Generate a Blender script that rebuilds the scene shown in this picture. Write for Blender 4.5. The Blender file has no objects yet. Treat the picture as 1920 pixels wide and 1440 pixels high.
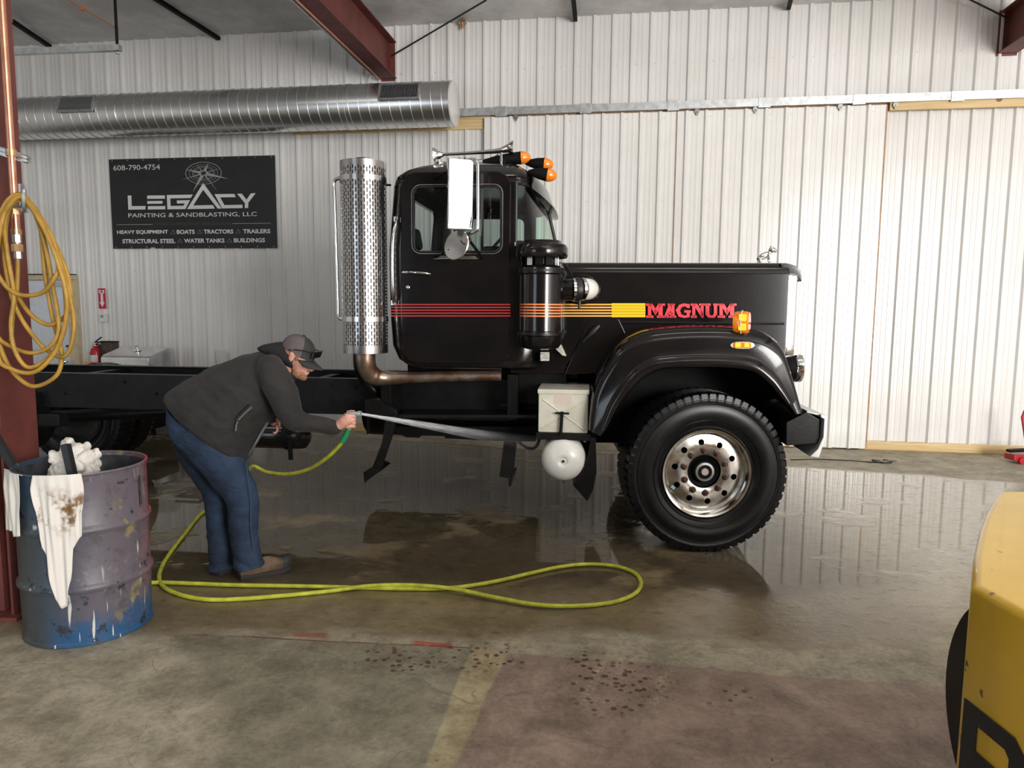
import bpy, bmesh, math, random
from mathutils import Vector, Matrix, Euler
from mathutils import noise as mnoise
random.seed(7)
PI = math.pi
sc = bpy.context.scene
COL = sc.collection

# ------------------------------------------------------------------ camera
F_PX, PITCH, ROLL, EYE = 1335.0, math.radians(6.1), math.radians(-0.5), 1.68
_fw = Vector((0, math.cos(PITCH), -math.sin(PITCH)))
_r0 = Vector((1, 0, 0)); _u0 = _r0.cross(_fw)
_c, _s = math.cos(ROLL), math.sin(ROLL)
CAM_R = _r0 * _c - _u0 * _s
CAM_U = _r0 * _s + _u0 * _c
CAM_F = _fw
CAM_P = Vector((0, 0, EYE))
cam = bpy.data.cameras.new('camera')
cam.sensor_fit = 'HORIZONTAL'; cam.sensor_width = 36.0
cam.lens = F_PX * 36.0 / 1920.0
cam.clip_start = 0.05; cam.clip_end = 200
camo = bpy.data.objects.new('camera', cam); COL.objects.link(camo)
m = Matrix.Identity(4)
for i in range(3):
    m[i][0] = CAM_R[i]; m[i][1] = CAM_U[i]; m[i][2] = -CAM_F[i]; m[i][3] = CAM_P[i]
camo.matrix_world = m
sc.camera = camo

# ------------------------------------------------------------------ light and exposure
sc.view_settings.view_transform = 'Standard'
sc.view_settings.look = 'None'
sc.view_settings.gamma = 1.0
sc.view_settings.use_curve_mapping = False
sc.view_settings.exposure = 0.15
sc.cycles.max_bounces = 6; sc.cycles.diffuse_bounces = 4; sc.cycles.glossy_bounces = 4; sc.cycles.transparent_max_bounces = 12
sc.cycles.caustics_reflective = False; sc.cycles.caustics_refractive = False
w = bpy.data.worlds.new('World'); sc.world = w
w.use_nodes = True
w.node_tree.nodes['Background'].inputs[0].default_value = (0.80, 0.88, 1.0, 1)
w.node_tree.nodes['Background'].inputs[1].default_value = 0.30


def area(name, loc, target, sx, sy, power, col):
    l = bpy.data.lights.new(name, 'AREA'); l.shape = 'RECTANGLE'
    l.size = sx; l.size_y = sy; l.energy = power; l.color = col
    o = bpy.data.objects.new(name, l); COL.objects.link(o)
    o.location = loc
    d = (Vector(target) - Vector(loc)).normalized()
    o.rotation_euler = d.to_track_quat('-Z', 'Y').to_euler()
    return o


WYAW = math.radians(-8.75)
WES = Vector((math.cos(WYAW), math.sin(WYAW), 0)); WEN = Vector((-math.sin(WYAW), math.cos(WYAW), 0))
WO = Vector((0, 9.28, 0))


def wall_pt(s, n, z):       # s along the back wall, n into the wall (negative = into the room)
    return WO + WES * s + WEN * n + Vector((0, 0, z))


# daylight through the open overhead doors in the wall behind the photographer
_p = wall_pt(8.75, -14.9, 2.35)
area('daylight_door_a', _p, _p + WEN, 4.3, 4.4, 1620, (1.0, 0.98, 0.955))
_p = wall_pt(-5.2, -14.9, 2.2)
area('daylight_door_b', _p, _p + WEN, 3.6, 3.8, 130, (0.80, 0.90, 1.0))
# tube lamps under the roof
for s_, n_, e_ in ((-3.2, -5.6, 26), (2.4, -5.4, 26), (-3.0, -9.5, 26), (2.6, -9.5, 26)):
    _p = wall_pt(s_, n_, 5.55)
    area('tube_lamp_light', _p, _p + Vector((0, 0, -1)), 2.4, 0.30, e_, (1.0, 0.96, 0.90))


# ------------------------------------------------------------------ geometry of the photograph
def ray(px, py):
    return CAM_F + CAM_R * ((px - 960) / F_PX) - CAM_U * ((py - 720) / F_PX)


def G(px, py, z=0.0):                    # point of the horizontal plane z seen at a pixel
    d = ray(px, py); t = (z - EYE) / d.z
    return CAM_P + d * t


def PY(px, py, y):                       # point at world depth y
    d = ray(px, py); return CAM_P + d * (y / d.y)


def W(px, py, off=0.0):                  # (s, z) on the plane parallel to the back wall, off metres into the room
    d = ray(px, py); p0 = WO - WEN * off
    t = (p0 - CAM_P).dot(WEN) / d.dot(WEN)
    p = CAM_P + d * t - WO
    return p.dot(WES), p.z


def WS(px, py, s):                       # (n, z) on the plane s = const (square to the back wall)
    d = ray(px, py); p0 = WO + WES * s
    t = (p0 - CAM_P).dot(WES) / d.dot(WES)
    p = CAM_P + d * t - WO
    return p.dot(WEN), p.z


TYAW = math.radians(-6.0)
TX = Vector((math.cos(TYAW), math.sin(TYAW), 0)); TY = Vector((-math.sin(TYAW), math.cos(TYAW), 0))
TO = Vector((1.33, 4.79, 0))


def T(px, py, yl):                       # truck-local point at lateral offset yl
    d = ray(px, py)
    t = ((TO - CAM_P).dot(TY) + yl) / d.dot(TY)
    p = CAM_P + d * t - TO
    return Vector((p.dot(TX), yl, p.z))


# ------------------------------------------------------------------ materials
class NT:
    def __init__(self, name):
        self.m = bpy.data.materials.new(name); self.m.use_nodes = True
        self.t = self.m.node_tree; self.b = self.t.nodes['Principled BSDF']
        self.out = self.t.nodes['Material Output']

    def n(self, kind, **kw):
        x = self.t.nodes.new(kind)
        for k, v in kw.items(): setattr(x, k, v)
        return x

    def put(self, sock, v):
        if isinstance(v, bpy.types.NodeSocket): self.t.links.new(v, sock)
        elif v is not None:
            if isinstance(v, (tuple, list)) and len(v) == 3 and sock.type == 'RGBA': v = (*v, 1)
            sock.default_value = v

    def math(self, op, a, b=0.0, clamp=False):
        x = self.n('ShaderNodeMath', operation=op, use_clamp=clamp)
        self.put(x.inputs[0], a); self.put(x.inputs[1], b); return x.outputs[0]

    def pos(self):
        return self.n('ShaderNodeNewGeometry').outputs['Position']

    def obj(self):
        return self.n('ShaderNodeTexCoord').outputs['Object']

    def xyz(self, v):
        x = self.n('ShaderNodeSeparateXYZ'); self.put(x.inputs[0], v); return x.outputs

    def noise(self, scale, detail=4, rough=0.55, vec=None, dist=0.0):
        x = self.n('ShaderNodeTexNoise')
        x.inputs['Scale'].default_value = scale; x.inputs['Detail'].default_value = detail
        x.inputs['Roughness'].default_value = rough; x.inputs['Distortion'].default_value = dist
        if vec is not None: self.put(x.inputs['Vector'], vec)
        return x.outputs['Fac']

    def vor(self, scale, vec=None, feature='F1'):
        x = self.n('ShaderNodeTexVoronoi', feature=feature); x.inputs['Scale'].default_value = scale
        if vec is not None: self.put(x.inputs['Vector'], vec)
        return x.outputs['Distance']

    def scalev(self, v, s):
        x = self.n('ShaderNodeVectorMath', operation='MULTIPLY'); self.put(x.inputs[0], v); x.inputs[1].default_value = s
        return x.outputs[0]

    def addv(self, v, s):
        x = self.n('ShaderNodeVectorMath', operation='ADD'); self.put(x.inputs[0], v); self.put(x.inputs[1], s)
        return x.outputs[0]

    def dot(self, v, s):
        x = self.n('ShaderNodeVectorMath', operation='DOT_PRODUCT'); self.put(x.inputs[0], v); x.inputs[1].default_value = s
        return x.outputs['Value']

    def ss(self, v, lo, hi, a=0.0, b=1.0):
        x = self.n('ShaderNodeMapRange', interpolation_type='SMOOTHSTEP')
        self.put(x.inputs['Value'], v); x.inputs['From Min'].default_value = lo; x.inputs['From Max'].default_value = hi
        x.inputs['To Min'].default_value = a; x.inputs['To Max'].default_value = b
        return x.outputs[0]

    def mix(self, f, a, b):
        x = self.n('ShaderNodeMix', data_type='RGBA')
        self.put(x.inputs[0], f); self.put(x.inputs[6], a); self.put(x.inputs[7], b); return x.outputs[2]

    def bump(self, h, strength=0.3, dist=0.01):
        x = self.n('ShaderNodeBump'); x.inputs['Strength'].default_value = strength; x.inputs['Distance'].default_value = dist
        self.put(x.inputs['Height'], h); self.put(self.b.inputs['Normal'], x.outputs[0]); return x

    def set(self, **kw):
        for k, v in kw.items(): self.put(self.b.inputs[k.replace('_', ' ')], v)
        return self.m


def mat(name, col, rough=0.5, metal=0.0, var=0.0, vs=8.0, bump=0.0, bs=60.0, bd=0.004, coat=0.0, emit=None, rvar=0.0):
    q = NT(name)
    q.set(Base_Color=col, Roughness=rough, Metallic=metal)
    if coat: q.set(Coat_Weight=coat, Coat_Roughness=0.03)
    o = q.obj()
    if var:
        n = q.noise(vs, 5, 0.6, o)
        q.set(Base_Color=q.mix(q.ss(n, 0.3, 0.7), tuple(c * (1 - var) for c in col), tuple(min(1, c * (1 + var)) for c in col)))
        if rvar: q.set(Roughness=q.ss(n, 0.3, 0.7, max(0, rough - rvar), rough + rvar))
    if bump: q.bump(q.noise(bs, 4, 0.6, o), bump, bd)
    if emit: q.set(Emission_Color=emit[0], Emission_Strength=emit[1])
    return q.m


M = {}
# black wet truck paint
q = NT('truck_black'); o = q.obj()
q.set(Base_Color=q.mix(q.ss(q.noise(3, 4, .6, o), .35, .7), (.005, .0045, .005), (.010, .008, .0075)), Roughness=.16, Specular_IOR_Level=.35)
q.set(Coat_Weight=.22, Coat_Roughness=.04)
q.bump(q.math('ADD', q.ss(q.vor(90, o), 0.0, .25, 1, 0), q.math('MULTIPLY', q.noise(5, 2, .5, o), .8)), .05, .004)
M['black'] = q.m
M['frame'] = mat('frame_black', (.007, .007, .0075), .36, 0, .4, 12, .15, 40)
M['dull'] = mat('dull_black', (.005, .005, .005), .6, 0, .3, 10, .1, 50)
M['rubber'] = mat('tire_rubber', (.006, .006, .0065), .30, 0, .35, 14, .12, 90, .002)
M['rubber'].node_tree.nodes['Principled BSDF'].inputs['Specular IOR Level'].default_value = .28
M['dull'].node_tree.nodes['Principled BSDF'].inputs['Specular IOR Level'].default_value = .15
M['frame'].node_tree.nodes['Principled BSDF'].inputs['Specular IOR Level'].default_value = .3
M['bumper'] = mat('bumper_steel', (.62, .62, .60), .38, .55, .15, 6)
M['rubber_trim'] = mat('rubber_trim', (.01, .01, .01), .45)
M['chrome'] = mat('chrome', (.86, .87, .88), .07, 1.0)
M['stainless'] = mat('stainless', (.72, .72, .72), .20, 1.0, .12, 6, .06, 30, .003)
M['alu'] = mat('polished_aluminium', (.62, .61, .585), .20, 1.0, .15, 9, .05, 30, .002, rvar=.08)
M['nut'] = mat('rusty_nut', (.10, .055, .045), .5, .6, .4, 60)
M['steelgrey'] = mat('grey_steel', (.33, .33, .32), .35, .8, .2, 20)
M['hubcap'] = mat('hub_centre', (.50, .40, .36), .5, .3)
M['cream'] = mat('cream_paint', (.62, .60, .50), .32, 0, .10, 7, .06, 20)
M['white'] = mat('white_paint', (.78, .77, .72), .25, 0, .06, 9)
M['plate_worn'] = mat('worn_plate', (.55, .53, .46), .55, .2, .35, 70)
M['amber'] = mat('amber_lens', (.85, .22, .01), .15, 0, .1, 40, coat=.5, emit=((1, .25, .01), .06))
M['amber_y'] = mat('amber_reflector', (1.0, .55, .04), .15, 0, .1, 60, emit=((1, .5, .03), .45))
M['clear'] = mat('clear_lens_rim', (.75, .72, .62), .2, .4)
M['red_s'] = mat('stripe_red', (.42, .035, .035), .25)
M['orange_s'] = mat('stripe_orange', (.85, .24, .07), .25)
M['gold_s'] = mat('stripe_gold', (.90, .46, .10), .25)
M['yellow_s'] = mat('stripe_yellow', (.90, .58, .02), .25)
M['letter_red'] = mat('letter_red', (.78, .05, .07), .3)
# heat-stained exhaust pipe
q = NT('exhaust_pipe'); o = q.obj()
n = q.noise(5, 4, .6, o)
q.set(Base_Color=q.mix(q.ss(n, .35, .68), (.20, .105, .06), (.55, .47, .40)), Metallic=.85, Roughness=q.ss(n, .3, .7, .45, .22)); M['exhaust'] = q.m
M['interior'] = mat('cab_interior', (.02, .02, .021), .7)


def glass(name, tint, base=.05, rough=.02):
    q = NT(name); t = q.t
    tr = q.n('ShaderNodeBsdfTransparent'); tr.inputs[0].default_value = (*tint, 1)
    gl = q.n('ShaderNodeBsdfGlossy'); gl.inputs['Roughness'].default_value = rough
    o = q.obj()
    bp = q.n('ShaderNodeBump'); bp.inputs['Strength'].default_value = .25; bp.inputs['Distance'].default_value = .003
    q.put(bp.inputs['Height'], q.ss(q.vor(140, o), 0, .3, 1, 0)); q.put(gl.inputs['Normal'], bp.outputs[0])
    lw = q.n('ShaderNodeLayerWeight'); lw.inputs[0].default_value = .5
    fz = q.math('MULTIPLY', q.math('POWER', lw.outputs['Facing'], 4.0), .8)
    mx = q.n('ShaderNodeMixShader'); q.put(mx.inputs[0], q.math('ADD', fz, base))
    q.put(mx.inputs[1], tr.outputs[0]); q.put(mx.inputs[2], gl.outputs[0]); q.put(q.out.inputs[0], mx.outputs[0])
    return q.m


M['glass'] = glass('side_glass', (.74, .78, .77), .03)
M['windshield'] = glass('windshield_glass', (.72, .90, .81), .04)
# building
q = NT('wall_sheet'); p = q.pos(); x = q.xyz(p)
st = q.noise(1.0, 3, .6, q.scalev(p, (9, 9, .7)))
c = q.mix(q.ss(q.noise(.9, 3, .5, p), .3, .7), (.70, .69, .67), (.78, .77, .755))
c = q.mix(q.ss(st, .55, .85, 0, .25), c, (.50, .48, .45))
q.set(Base_Color=c, Roughness=.25, Specular_IOR_Level=.5); q.bump(q.noise(3, 3, .5, p), .04, .02); M['sheet'] = q.m
M['sheet_door'] = mat('door_sheet', (.80, .79, .765), .21, 0, .03, 2)
M['insul'] = None
q = NT('roof_insulation'); p = q.pos()
q.set(Base_Color=q.mix(q.ss(q.noise(2.2, 5, .65, p), .3, .75), (.50, .50, .50), (.72, .72, .71)), Roughness=.38)
q.bump(q.noise(6, 5, .6, p), .5, .03); M['insul'] = q.m
M['redsteel'] = mat('red_oxide_steel', (.145, .038, .032), .55, 0, .22, 4, .08, 60)
M['galv'] = mat('galvanised', (.52, .54, .55), .38, .75, .18, 14)
q = NT('duct_zinc'); p = q.pos()
q.set(Base_Color=q.mix(q.ss(q.noise(3.5, 5, .6, p), .3, .7), (.66, .66, .65), (.74, .74, .73)), Metallic=.95, Roughness=.27)
q.bump(q.noise(2, 2, .5, p), .04, .02); M['duct'] = q.m
q = NT('pine'); o = q.pos(); g_ = q.noise(2.0, 5, .6, q.scalev(o, (1.2, 1.2, 26)))
q.set(Base_Color=q.mix(q.ss(g_, .3, .7), (.60, .42, .19), (.74, .56, .30)), Roughness=.6); M['pine'] = q.m
M['pine_dark'] = mat('old_lumber', (.42, .24, .12), .7, 0, .25, 20)
M['knot'] = mat('wood_knot', (.24, .11, .04), .6)
M['copper'] = mat('copper_pipe', (.72, .34, .22), .32, .9, .15, 12)
M['brass'] = mat('brass', (.62, .42, .22), .35, .9, .2, 30)
M['airhose'] = mat('yellow_air_hose', (.40, .23, .035), .5, 0, .25, 9, .1, 60)
M['hose'] = mat('lime_hose', (.50, .52, .045), .42, 0, .22, 16, .1, 80)
M['hosegreen'] = mat('green_sleeve', (.02, .30, .11), .4)
M['signblack'] = mat('sign_black', (.012, .012, .013), .42, 0, .2, 3)
M['signwhite'] = mat('sign_print', (.70, .71, .70), .5)
M['signgrey'] = mat('sign_grey_print', (.34, .34, .34), .5)
M['signdim'] = mat('sign_dim_print', (.07, .065, .06), .5)
M['doorwhite'] = mat('door_white', (.66, .71, .76), .4, 0, .05, 4)
M['doorframe'] = mat('door_frame_wood', (.60, .50, .33), .6, 0, .12, 12)
M['extred'] = mat('extinguisher_red', (.50, .02, .03), .25)
M['signred'] = mat('fire_sign_red', (.55, .01, .06), .4)
M['paper'] = mat('white_label', (.80, .78, .76), .6)
M['plastic_w'] = mat('white_plastic', (.75, .75, .73), .4)
M['rag'] = None
q = NT('white_rag'); o = q.obj()
q.set(Base_Color=q.mix(q.ss(q.noise(7, 4, .6, o), .62, .8), (.74, .71, .65), (.42, .36, .28)), Roughness=.9); q.bump(q.noise(260, 2, .5, o), .15, .002); M['rag'] = q.m
q = NT('stained_rag'); o = q.obj(); z_ = q.xyz(o)[2]
st = q.math('MULTIPLY', q.ss(q.noise(13, 4, .6, o), .46, .62), q.math('MULTIPLY', q.ss(z_, .55, .66), q.ss(z_, .84, .74)))
q.set(Base_Color=q.mix(st, (.76, .73, .68), (.20, .11, .04)), Roughness=.9); q.bump(q.noise(260, 2, .5, o), .15, .002); M['rag_stain'] = q.m
# drum with layers of overspray
q = NT('drum_paint'); o = q.obj(); x = q.xyz(o)
u = q.math('ADD', q.dot(o, (.853, .522, 0)), q.math('MULTIPLY', q.noise(6, 4, .6, o), .10))
zz = q.math('ADD', x[2], q.math('MULTIPLY', q.math('SUBTRACT', q.noise(5, 4, .6, o), .5), .35))
c = q.mix(q.ss(u, -.20, .14), (.040, .070, .105), (.125, .108, .130))
c = q.mix(q.ss(u, .26, .33), c, (.20, .12, .14))
c = q.mix(q.math('MULTIPLY', q.ss(u, .322, .350), q.ss(q.noise(4, 3, .5, o), .36, .52)), c, (.34, .03, .06))
c = q.mix(q.math('MULTIPLY', q.ss(zz, .20, .10), q.ss(u, -.18, -.02)), c, (.02, .085, .20))
c = q.mix(q.math('MULTIPLY', q.ss(u, -.08, -.22), q.ss(zz, .75, .5)), c, (.055, .062, .066))
c = q.mix(q.math('MULTIPLY', q.ss(q.noise(9, 4, .65, q.addv(o, (3, 1, 0))), .56, .68, 0, .8), q.ss(u, .12, .24)), c, (.30, .25, .10))
c = q.mix(q.ss(q.noise(8, 4, .65, q.addv(o, (0, 7, 2))), .66, .76), c, (.55, .55, .55))
c = q.mix(q.ss(q.noise(11, 5, .7, q.addv(o, (9, 0, 4))), .58, .66), c, (.02, .022, .028))
drip = q.noise(1.0, 2, .5, q.scalev(o, (45, 45, 3.2)))
c = q.mix(q.math('MULTIPLY', q.ss(drip, .66, .70), q.ss(q.noise(3.0, 2, .5, o), .45, .55)), c, (.62, .62, .58))
c = q.mix(q.ss(q.noise(14, 6, .75, q.addv(o, (1, 4, 7))), .50, .68, 0, .6), c, (.06, .058, .062))
c = q.mix(q.ss(q.noise(20, 6, .75, q.addv(o, (6, 1, 2))), .60, .72, 0, .5), c, (.30, .28, .30))
q.set(Base_Color=c, Roughness=.42); q.bump(q.noise(30, 5, .65, o), .25, .006); M['drum'] = q.m
M['drum_in'] = mat('drum_inside', (.05, .055, .06), .6, 0, .5, 9)
M['iron'] = mat('black_iron', (.03, .03, .03), .5, .4)
# clothes and skin
M['skin'] = mat('skin', (.62, .32, .25), .5, 0, .16, 16, .05, 120)
M['beard'] = mat('beard', (.30, .155, .085), .85, 0, .35, 60, .4, 200, .004)
q = NT('jacket_cloth'); o = q.obj()
q.set(Base_Color=q.mix(q.ss(q.noise(5, 4, .6, o), .3, .7), (.014, .013, .0125), (.024, .022, .021)), Roughness=.85, Sheen_Weight=.05)
q.bump(q.math('ADD', q.noise(7, 4, .55, o, .6), q.math('MULTIPLY', q.noise(200, 2, .5, o), .05)), .7, .03); M['jacket'] = q.m
M['hoodie'] = mat('hood_fleece', (.008, .008, .009), .9, 0, .2, 20, .3, 40, .01)
q = NT('denim'); o = q.obj()
n = q.noise(4.5, 4, .6, o)
q.set(Base_Color=q.mix(q.ss(n, .3, .75), (.008, .017, .038), (.024, .052, .105)), Roughness=.85)
q.bump(q.math('ADD', q.noise(9, 4, .6, q.scalev(o, (1, 1, 1.8)), .5), q.math('MULTIPLY', q.noise(240, 2, .5, o), .06)), .6, .03); M['denim'] = q.m
M['stitch'] = mat('seam_stitch', (.04, .06, .10), .8)
M['boot'] = mat('boot_leather', (.10, .055, .026), .6, 0, .4, 18, .2, 60)
M['bootdark'] = mat('boot_toe', (.025, .03, .03), .6)
M['sole'] = mat('boot_sole', (.025, .02, .018), .7)
M['capgrey'] = mat('cap_grey', (.105, .085, .09), .85, 0, .1, 30, .2, 200)
M['capdark'] = mat('cap_dark', (.028, .027, .027), .8, 0, .1, 30)
M['sunglass'] = mat('sunglass_black', (.01, .01, .012), .12)
M['zip'] = mat('zipper', (.24, .24, .24), .4, .5)
# yellow machine
q = NT('machine_yellow'); o = q.obj(); z_ = q.xyz(o)[2]
c = q.mix(q.ss(q.noise(5, 4, .6, o), .3, .75), (.72, .44, .03), (.78, .50, .05))
c = q.mix(q.math('MULTIPLY', q.ss(q.noise(16, 4, .6, o), .66, .73), 1.0), c, (.14, .05, .02))
q.set(Base_Color=c, Roughness=.3, Coat_Weight=.2); q.bump(q.noise(14, 3, .5, o), .05, .01); M['mach'] = q.m
M['machletter'] = mat('machine_letter', (.015, .018, .018), .5, 0, .3, 30)
M['redplastic'] = mat('red_enamel', (.45, .02, .03), .3)
# water
q = NT('water_spray'); t = q.t; o = q.obj()
tr = q.n('ShaderNodeBsdfTransparent'); df = q.n('ShaderNodeBsdfDiffuse'); df.inputs[0].default_value = (.9, .93, .96, 1)
xx = q.xyz(o)[0]
f = q.math('MULTIPLY', q.ss(xx, 1.15, .0, .01, .38), q.ss(q.noise(10, 4, .7, q.scalev(o, (1, 8, 8))), .30, .70, .15, 1))
mx = q.n('ShaderNodeMixShader'); q.put(mx.inputs[0], f); q.put(mx.inputs[1], tr.outputs[0]); q.put(mx.inputs[2], df.outputs[0]); q.put(q.out.inputs[0], mx.outputs[0]); M['spray'] = q.m


# ------------------------------------------------------------------ mesh helpers
class MB:
    def __init__(self):
        self.v = []; self.f = []

    def add(self, vs, fs):
        b = len(self.v); self.v += [Vector(x) for x in vs]; self.f += [tuple(i + b for i in f) for f in fs]
        return self

    def box(self, c, s, rot=None):
        c = Vector(c); R = Euler(rot).to_matrix() if rot else Matrix.Identity(3)
        vs = [c + R @ Vector((sx * s[0] / 2, sy * s[1] / 2, sz * s[2] / 2)) for sz in (-1, 1) for sy in (-1, 1) for sx in (-1, 1)]
        return self.add(vs, [(0, 2, 3, 1), (4, 5, 7, 6), (0, 1, 5, 4), (1, 3, 7, 5), (3, 2, 6, 7), (2, 0, 4, 6)])

    def box2(self, a, b):
        a = Vector(a); b = Vector(b)
        return self.box((a + b) / 2, [abs(b[i] - a[i]) for i in range(3)])

    def bar(self, p, q, wdt, h, up=(0, 0, 1)):
        p = Vector(p); q = Vector(q); d = (q - p).normalized(); u = Vector(up)
        sd = d.cross(u).normalized(); u = sd.cross(d)
        vs = [e + sd * (i * wdt / 2) + u * (j * h / 2) for e in (p, q) for i, j in ((-1, -1), (1, -1), (1, 1), (-1, 1))]
        return self.add(vs, [(3, 2, 1, 0), (4, 5, 6, 7), (0, 1, 5, 4), (1, 2, 6, 5), (2, 3, 7, 6), (3, 0, 4, 7)])

    def rings(self, rings, cap0=True, cap1=True, closed=True):
        b = len(self.v); n = len(rings[0])
        for r in rings: self.v += [Vector(x) for x in r]
        for i in range(len(rings) - 1):
            for j in range(n if closed else n - 1):
                k = (j + 1) % n
                self.f.append((b + i * n + j, b + i * n + k, b + (i + 1) * n + k, b + (i + 1) * n + j))
        if cap0: self.f.append(tuple(b + j for j in range(n))[::-1])
        if cap1: self.f.append(tuple(b + (len(rings) - 1) * n + j for j in range(n)))
        return self

    def cyl(self, p, q, r, r2=None, n=24, caps=True):
        return self.tube([p, q], [r, r if r2 is None else r2], n, caps)

    def tube(self, pts, r, n=10, caps=True, closed=False):
        pts = [Vector(p) for p in pts]; N = len(pts)
        rs = r if isinstance(r, (list, tuple)) else [r] * N
        rings = []; u = None
        for i in range(N):
            if closed: d = pts[(i + 1) % N] - pts[i - 1]
            else: d = pts[min(i + 1, N - 1)] - pts[max(i - 1, 0)]
            d.normalize()
            if u is None:
                u = d.orthogonal().normalized()
            u = (u - d * u.dot(d)).normalized(); v = d.cross(u)
            rings.append([pts[i] + (u * math.cos(a) + v * math.sin(a)) * rs[i] for a in (2 * PI * k / n for k in range(n))])
        if closed: rings.append(rings[0]); return self.rings(rings, False, False)
        return self.rings(rings, caps, caps)

    def lathe(self, prof, c, axis=(0, 0, 1), n=48, closed=False, cap0=True):
        """prof: list of (radius, height along axis)."""
        c = Vector(c); ax = Vector(axis).normalized(); u = ax.orthogonal().normalized(); v = ax.cross(u)
        rings = [[c + ax * h + (u * math.cos(a) + v * math.sin(a)) * max(r, 1e-4) for a in (2 * PI * k / n for k in range(n))] for r, h in prof]
        if closed: rings.append(rings[0])
        return self.rings(rings, not closed and cap0, not closed)

    def prism(self, poly, vec):
        n = len(poly); vec = Vector(vec); poly = [Vector(p) for p in poly]
        b = len(self.v); self.v += poly + [p + vec for p in poly]
        self.f.append(tuple(b + i for i in range(n))); self.f.append(tuple(b + n + i for i in range(n))[::-1])
        for i in range(n):
            j = (i + 1) % n; self.f.append((b + i, b + n + i, b + n + j, b + j))
        return self

    def ell(self, c, r, n=20, rows=12, rot=None):
        c = Vector(c); R = Euler(rot).to_matrix() if rot else Matrix.Identity(3)
        rings = []
        for i in range(rows + 1):
            t = -PI / 2 + PI * i / rows; cr = max(math.cos(t), 1e-3)
            rings.append([c + R @ Vector((r[0] * cr * math.cos(a), r[1] * cr * math.sin(a), r[2] * math.sin(t))) for a in (2 * PI * k / n for k in range(n))])
        return self.rings(rings)

    def mesh(self, name, inv=None, bevel=0.0, seg=2, merge=True):
        me = bpy.data.meshes.new(name)
        me.from_pydata([inv @ v for v in self.v] if inv else self.v, [], self.f)
        bm = bmesh.new(); bm.from_mesh(me)
        if merge: bmesh.ops.remove_doubles(bm, verts=bm.verts, dist=1e-5)
        bmesh.ops.recalc_face_normals(bm, faces=bm.faces)
        if bevel:
            es = [e for e in bm.edges if len(e.link_faces) == 2 and e.calc_face_angle(0) > math.radians(40)]
            bmesh.ops.bevel(bm, geom=es, offset=bevel, segments=seg, profile=.5, affect='EDGES', clamp_overlap=True)
        bm.to_mesh(me); bm.free()
        return me


MATW = {}


def obj_from(me, name, m, parent=None, smooth=40):
    me.materials.clear(); me.materials.append(m)
    if smooth:
        me.shade_smooth(); me.set_sharp_from_angle(angle=math.radians(smooth))
    o = bpy.data.objects.new(name, me); COL.objects.link(o)
    if parent is not None: o.parent = parent
    return o


def root_of(o):
    while o.parent is not None: o = o.parent
    return o


def part(name, mb, m, parent=None, local=False, bevel=0.0, seg=2, smooth=40):
    """one mesh part; mb is in world space unless local (already in the thing's own space)."""
    inv = None
    if parent is not None and not local:
        r = root_of(parent); inv = MATW[r.name].inverted() if r.name in MATW else None
    o = obj_from(mb.mesh(name, inv, bevel, seg), name, m, parent, smooth)
    if bevel and smooth: weighted(o)
    return o


def weighted(o):
    md = o.modifiers.new('wn', 'WEIGHTED_NORMAL'); md.keep_sharp = True; md.weight = 80
    return o


def thing(name, label, cat, loc=(0, 0, 0), rotz=0.0, group=None, kind=None):
    o = bpy.data.objects.new(name, None); COL.objects.link(o)
    o.empty_display_size = .1
    o.location = loc; o.rotation_euler = (0, 0, rotz)
    MATW[o.name] = Matrix.Translation(Vector(loc)) @ Matrix.Rotation(rotz, 4, 'Z')
    if kind: o['kind'] = kind
    if label: o['label'] = label
    if cat: o['category'] = cat
    if group: o['group'] = group
    return o


def single(name, mb, m, label, cat, loc=(0, 0, 0), rotz=0.0, group=None, bevel=0.0, smooth=40, seg=2, kind=None):
    """a thing that is one mesh (mb in world space), origin at loc."""
    mt = Matrix.Translation(Vector(loc)) @ Matrix.Rotation(rotz, 4, 'Z')
    o = obj_from(mb.mesh(name, mt.inverted(), bevel, seg), name, m, None, smooth)
    o.location = loc; o.rotation_euler = (0, 0, rotz); MATW[o.name] = mt
    if label: o['label'] = label
    if cat: o['category'] = cat
    if group: o['group'] = group
    if kind: o['kind'] = kind
    return o


def spline(pts, n=8, closed=False):
    pts = [Vector(p) for p in pts]; N = len(pts); out = []
    rng = N if closed else N - 1
    for i in range(rng):
        if closed: a, b, c, d = pts[i - 1], pts[i], pts[(i + 1) % N], pts[(i + 2) % N]
        else: a, b, c, d = pts[max(i - 1, 0)], pts[i], pts[i + 1], pts[min(i + 2, N - 1)]
        for k in range(n):
            t = k / n
            out.append(.5 * ((2 * b) + (c - a) * t + (2 * a - 5 * b + 4 * c - d) * t * t + (3 * b - a - 3 * c + d) * t ** 3))
    if not closed: out.append(pts[-1])
    return out


def apply_mods(o):
    dg = bpy.context.evaluated_depsgraph_get()
    me = bpy.data.meshes.new_from_object(o.evaluated_get(dg))
    o.modifiers.clear(); old = o.data; o.data = me
    return o


def boolean(o, cutter_mb, op='DIFFERENCE'):
    c = bpy.data.objects.new('cutter', cutter_mb.mesh('cutter')); COL.objects.link(c)
    md = o.modifiers.new('b', 'BOOLEAN'); md.operation = op; md.solver = 'EXACT'; md.object = c
    par = o.parent; o.parent = None
    bpy.context.view_layer.update()
    apply_mods(o); o.parent = par
    bpy.data.objects.remove(c, do_unlink=True)
    return o


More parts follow.
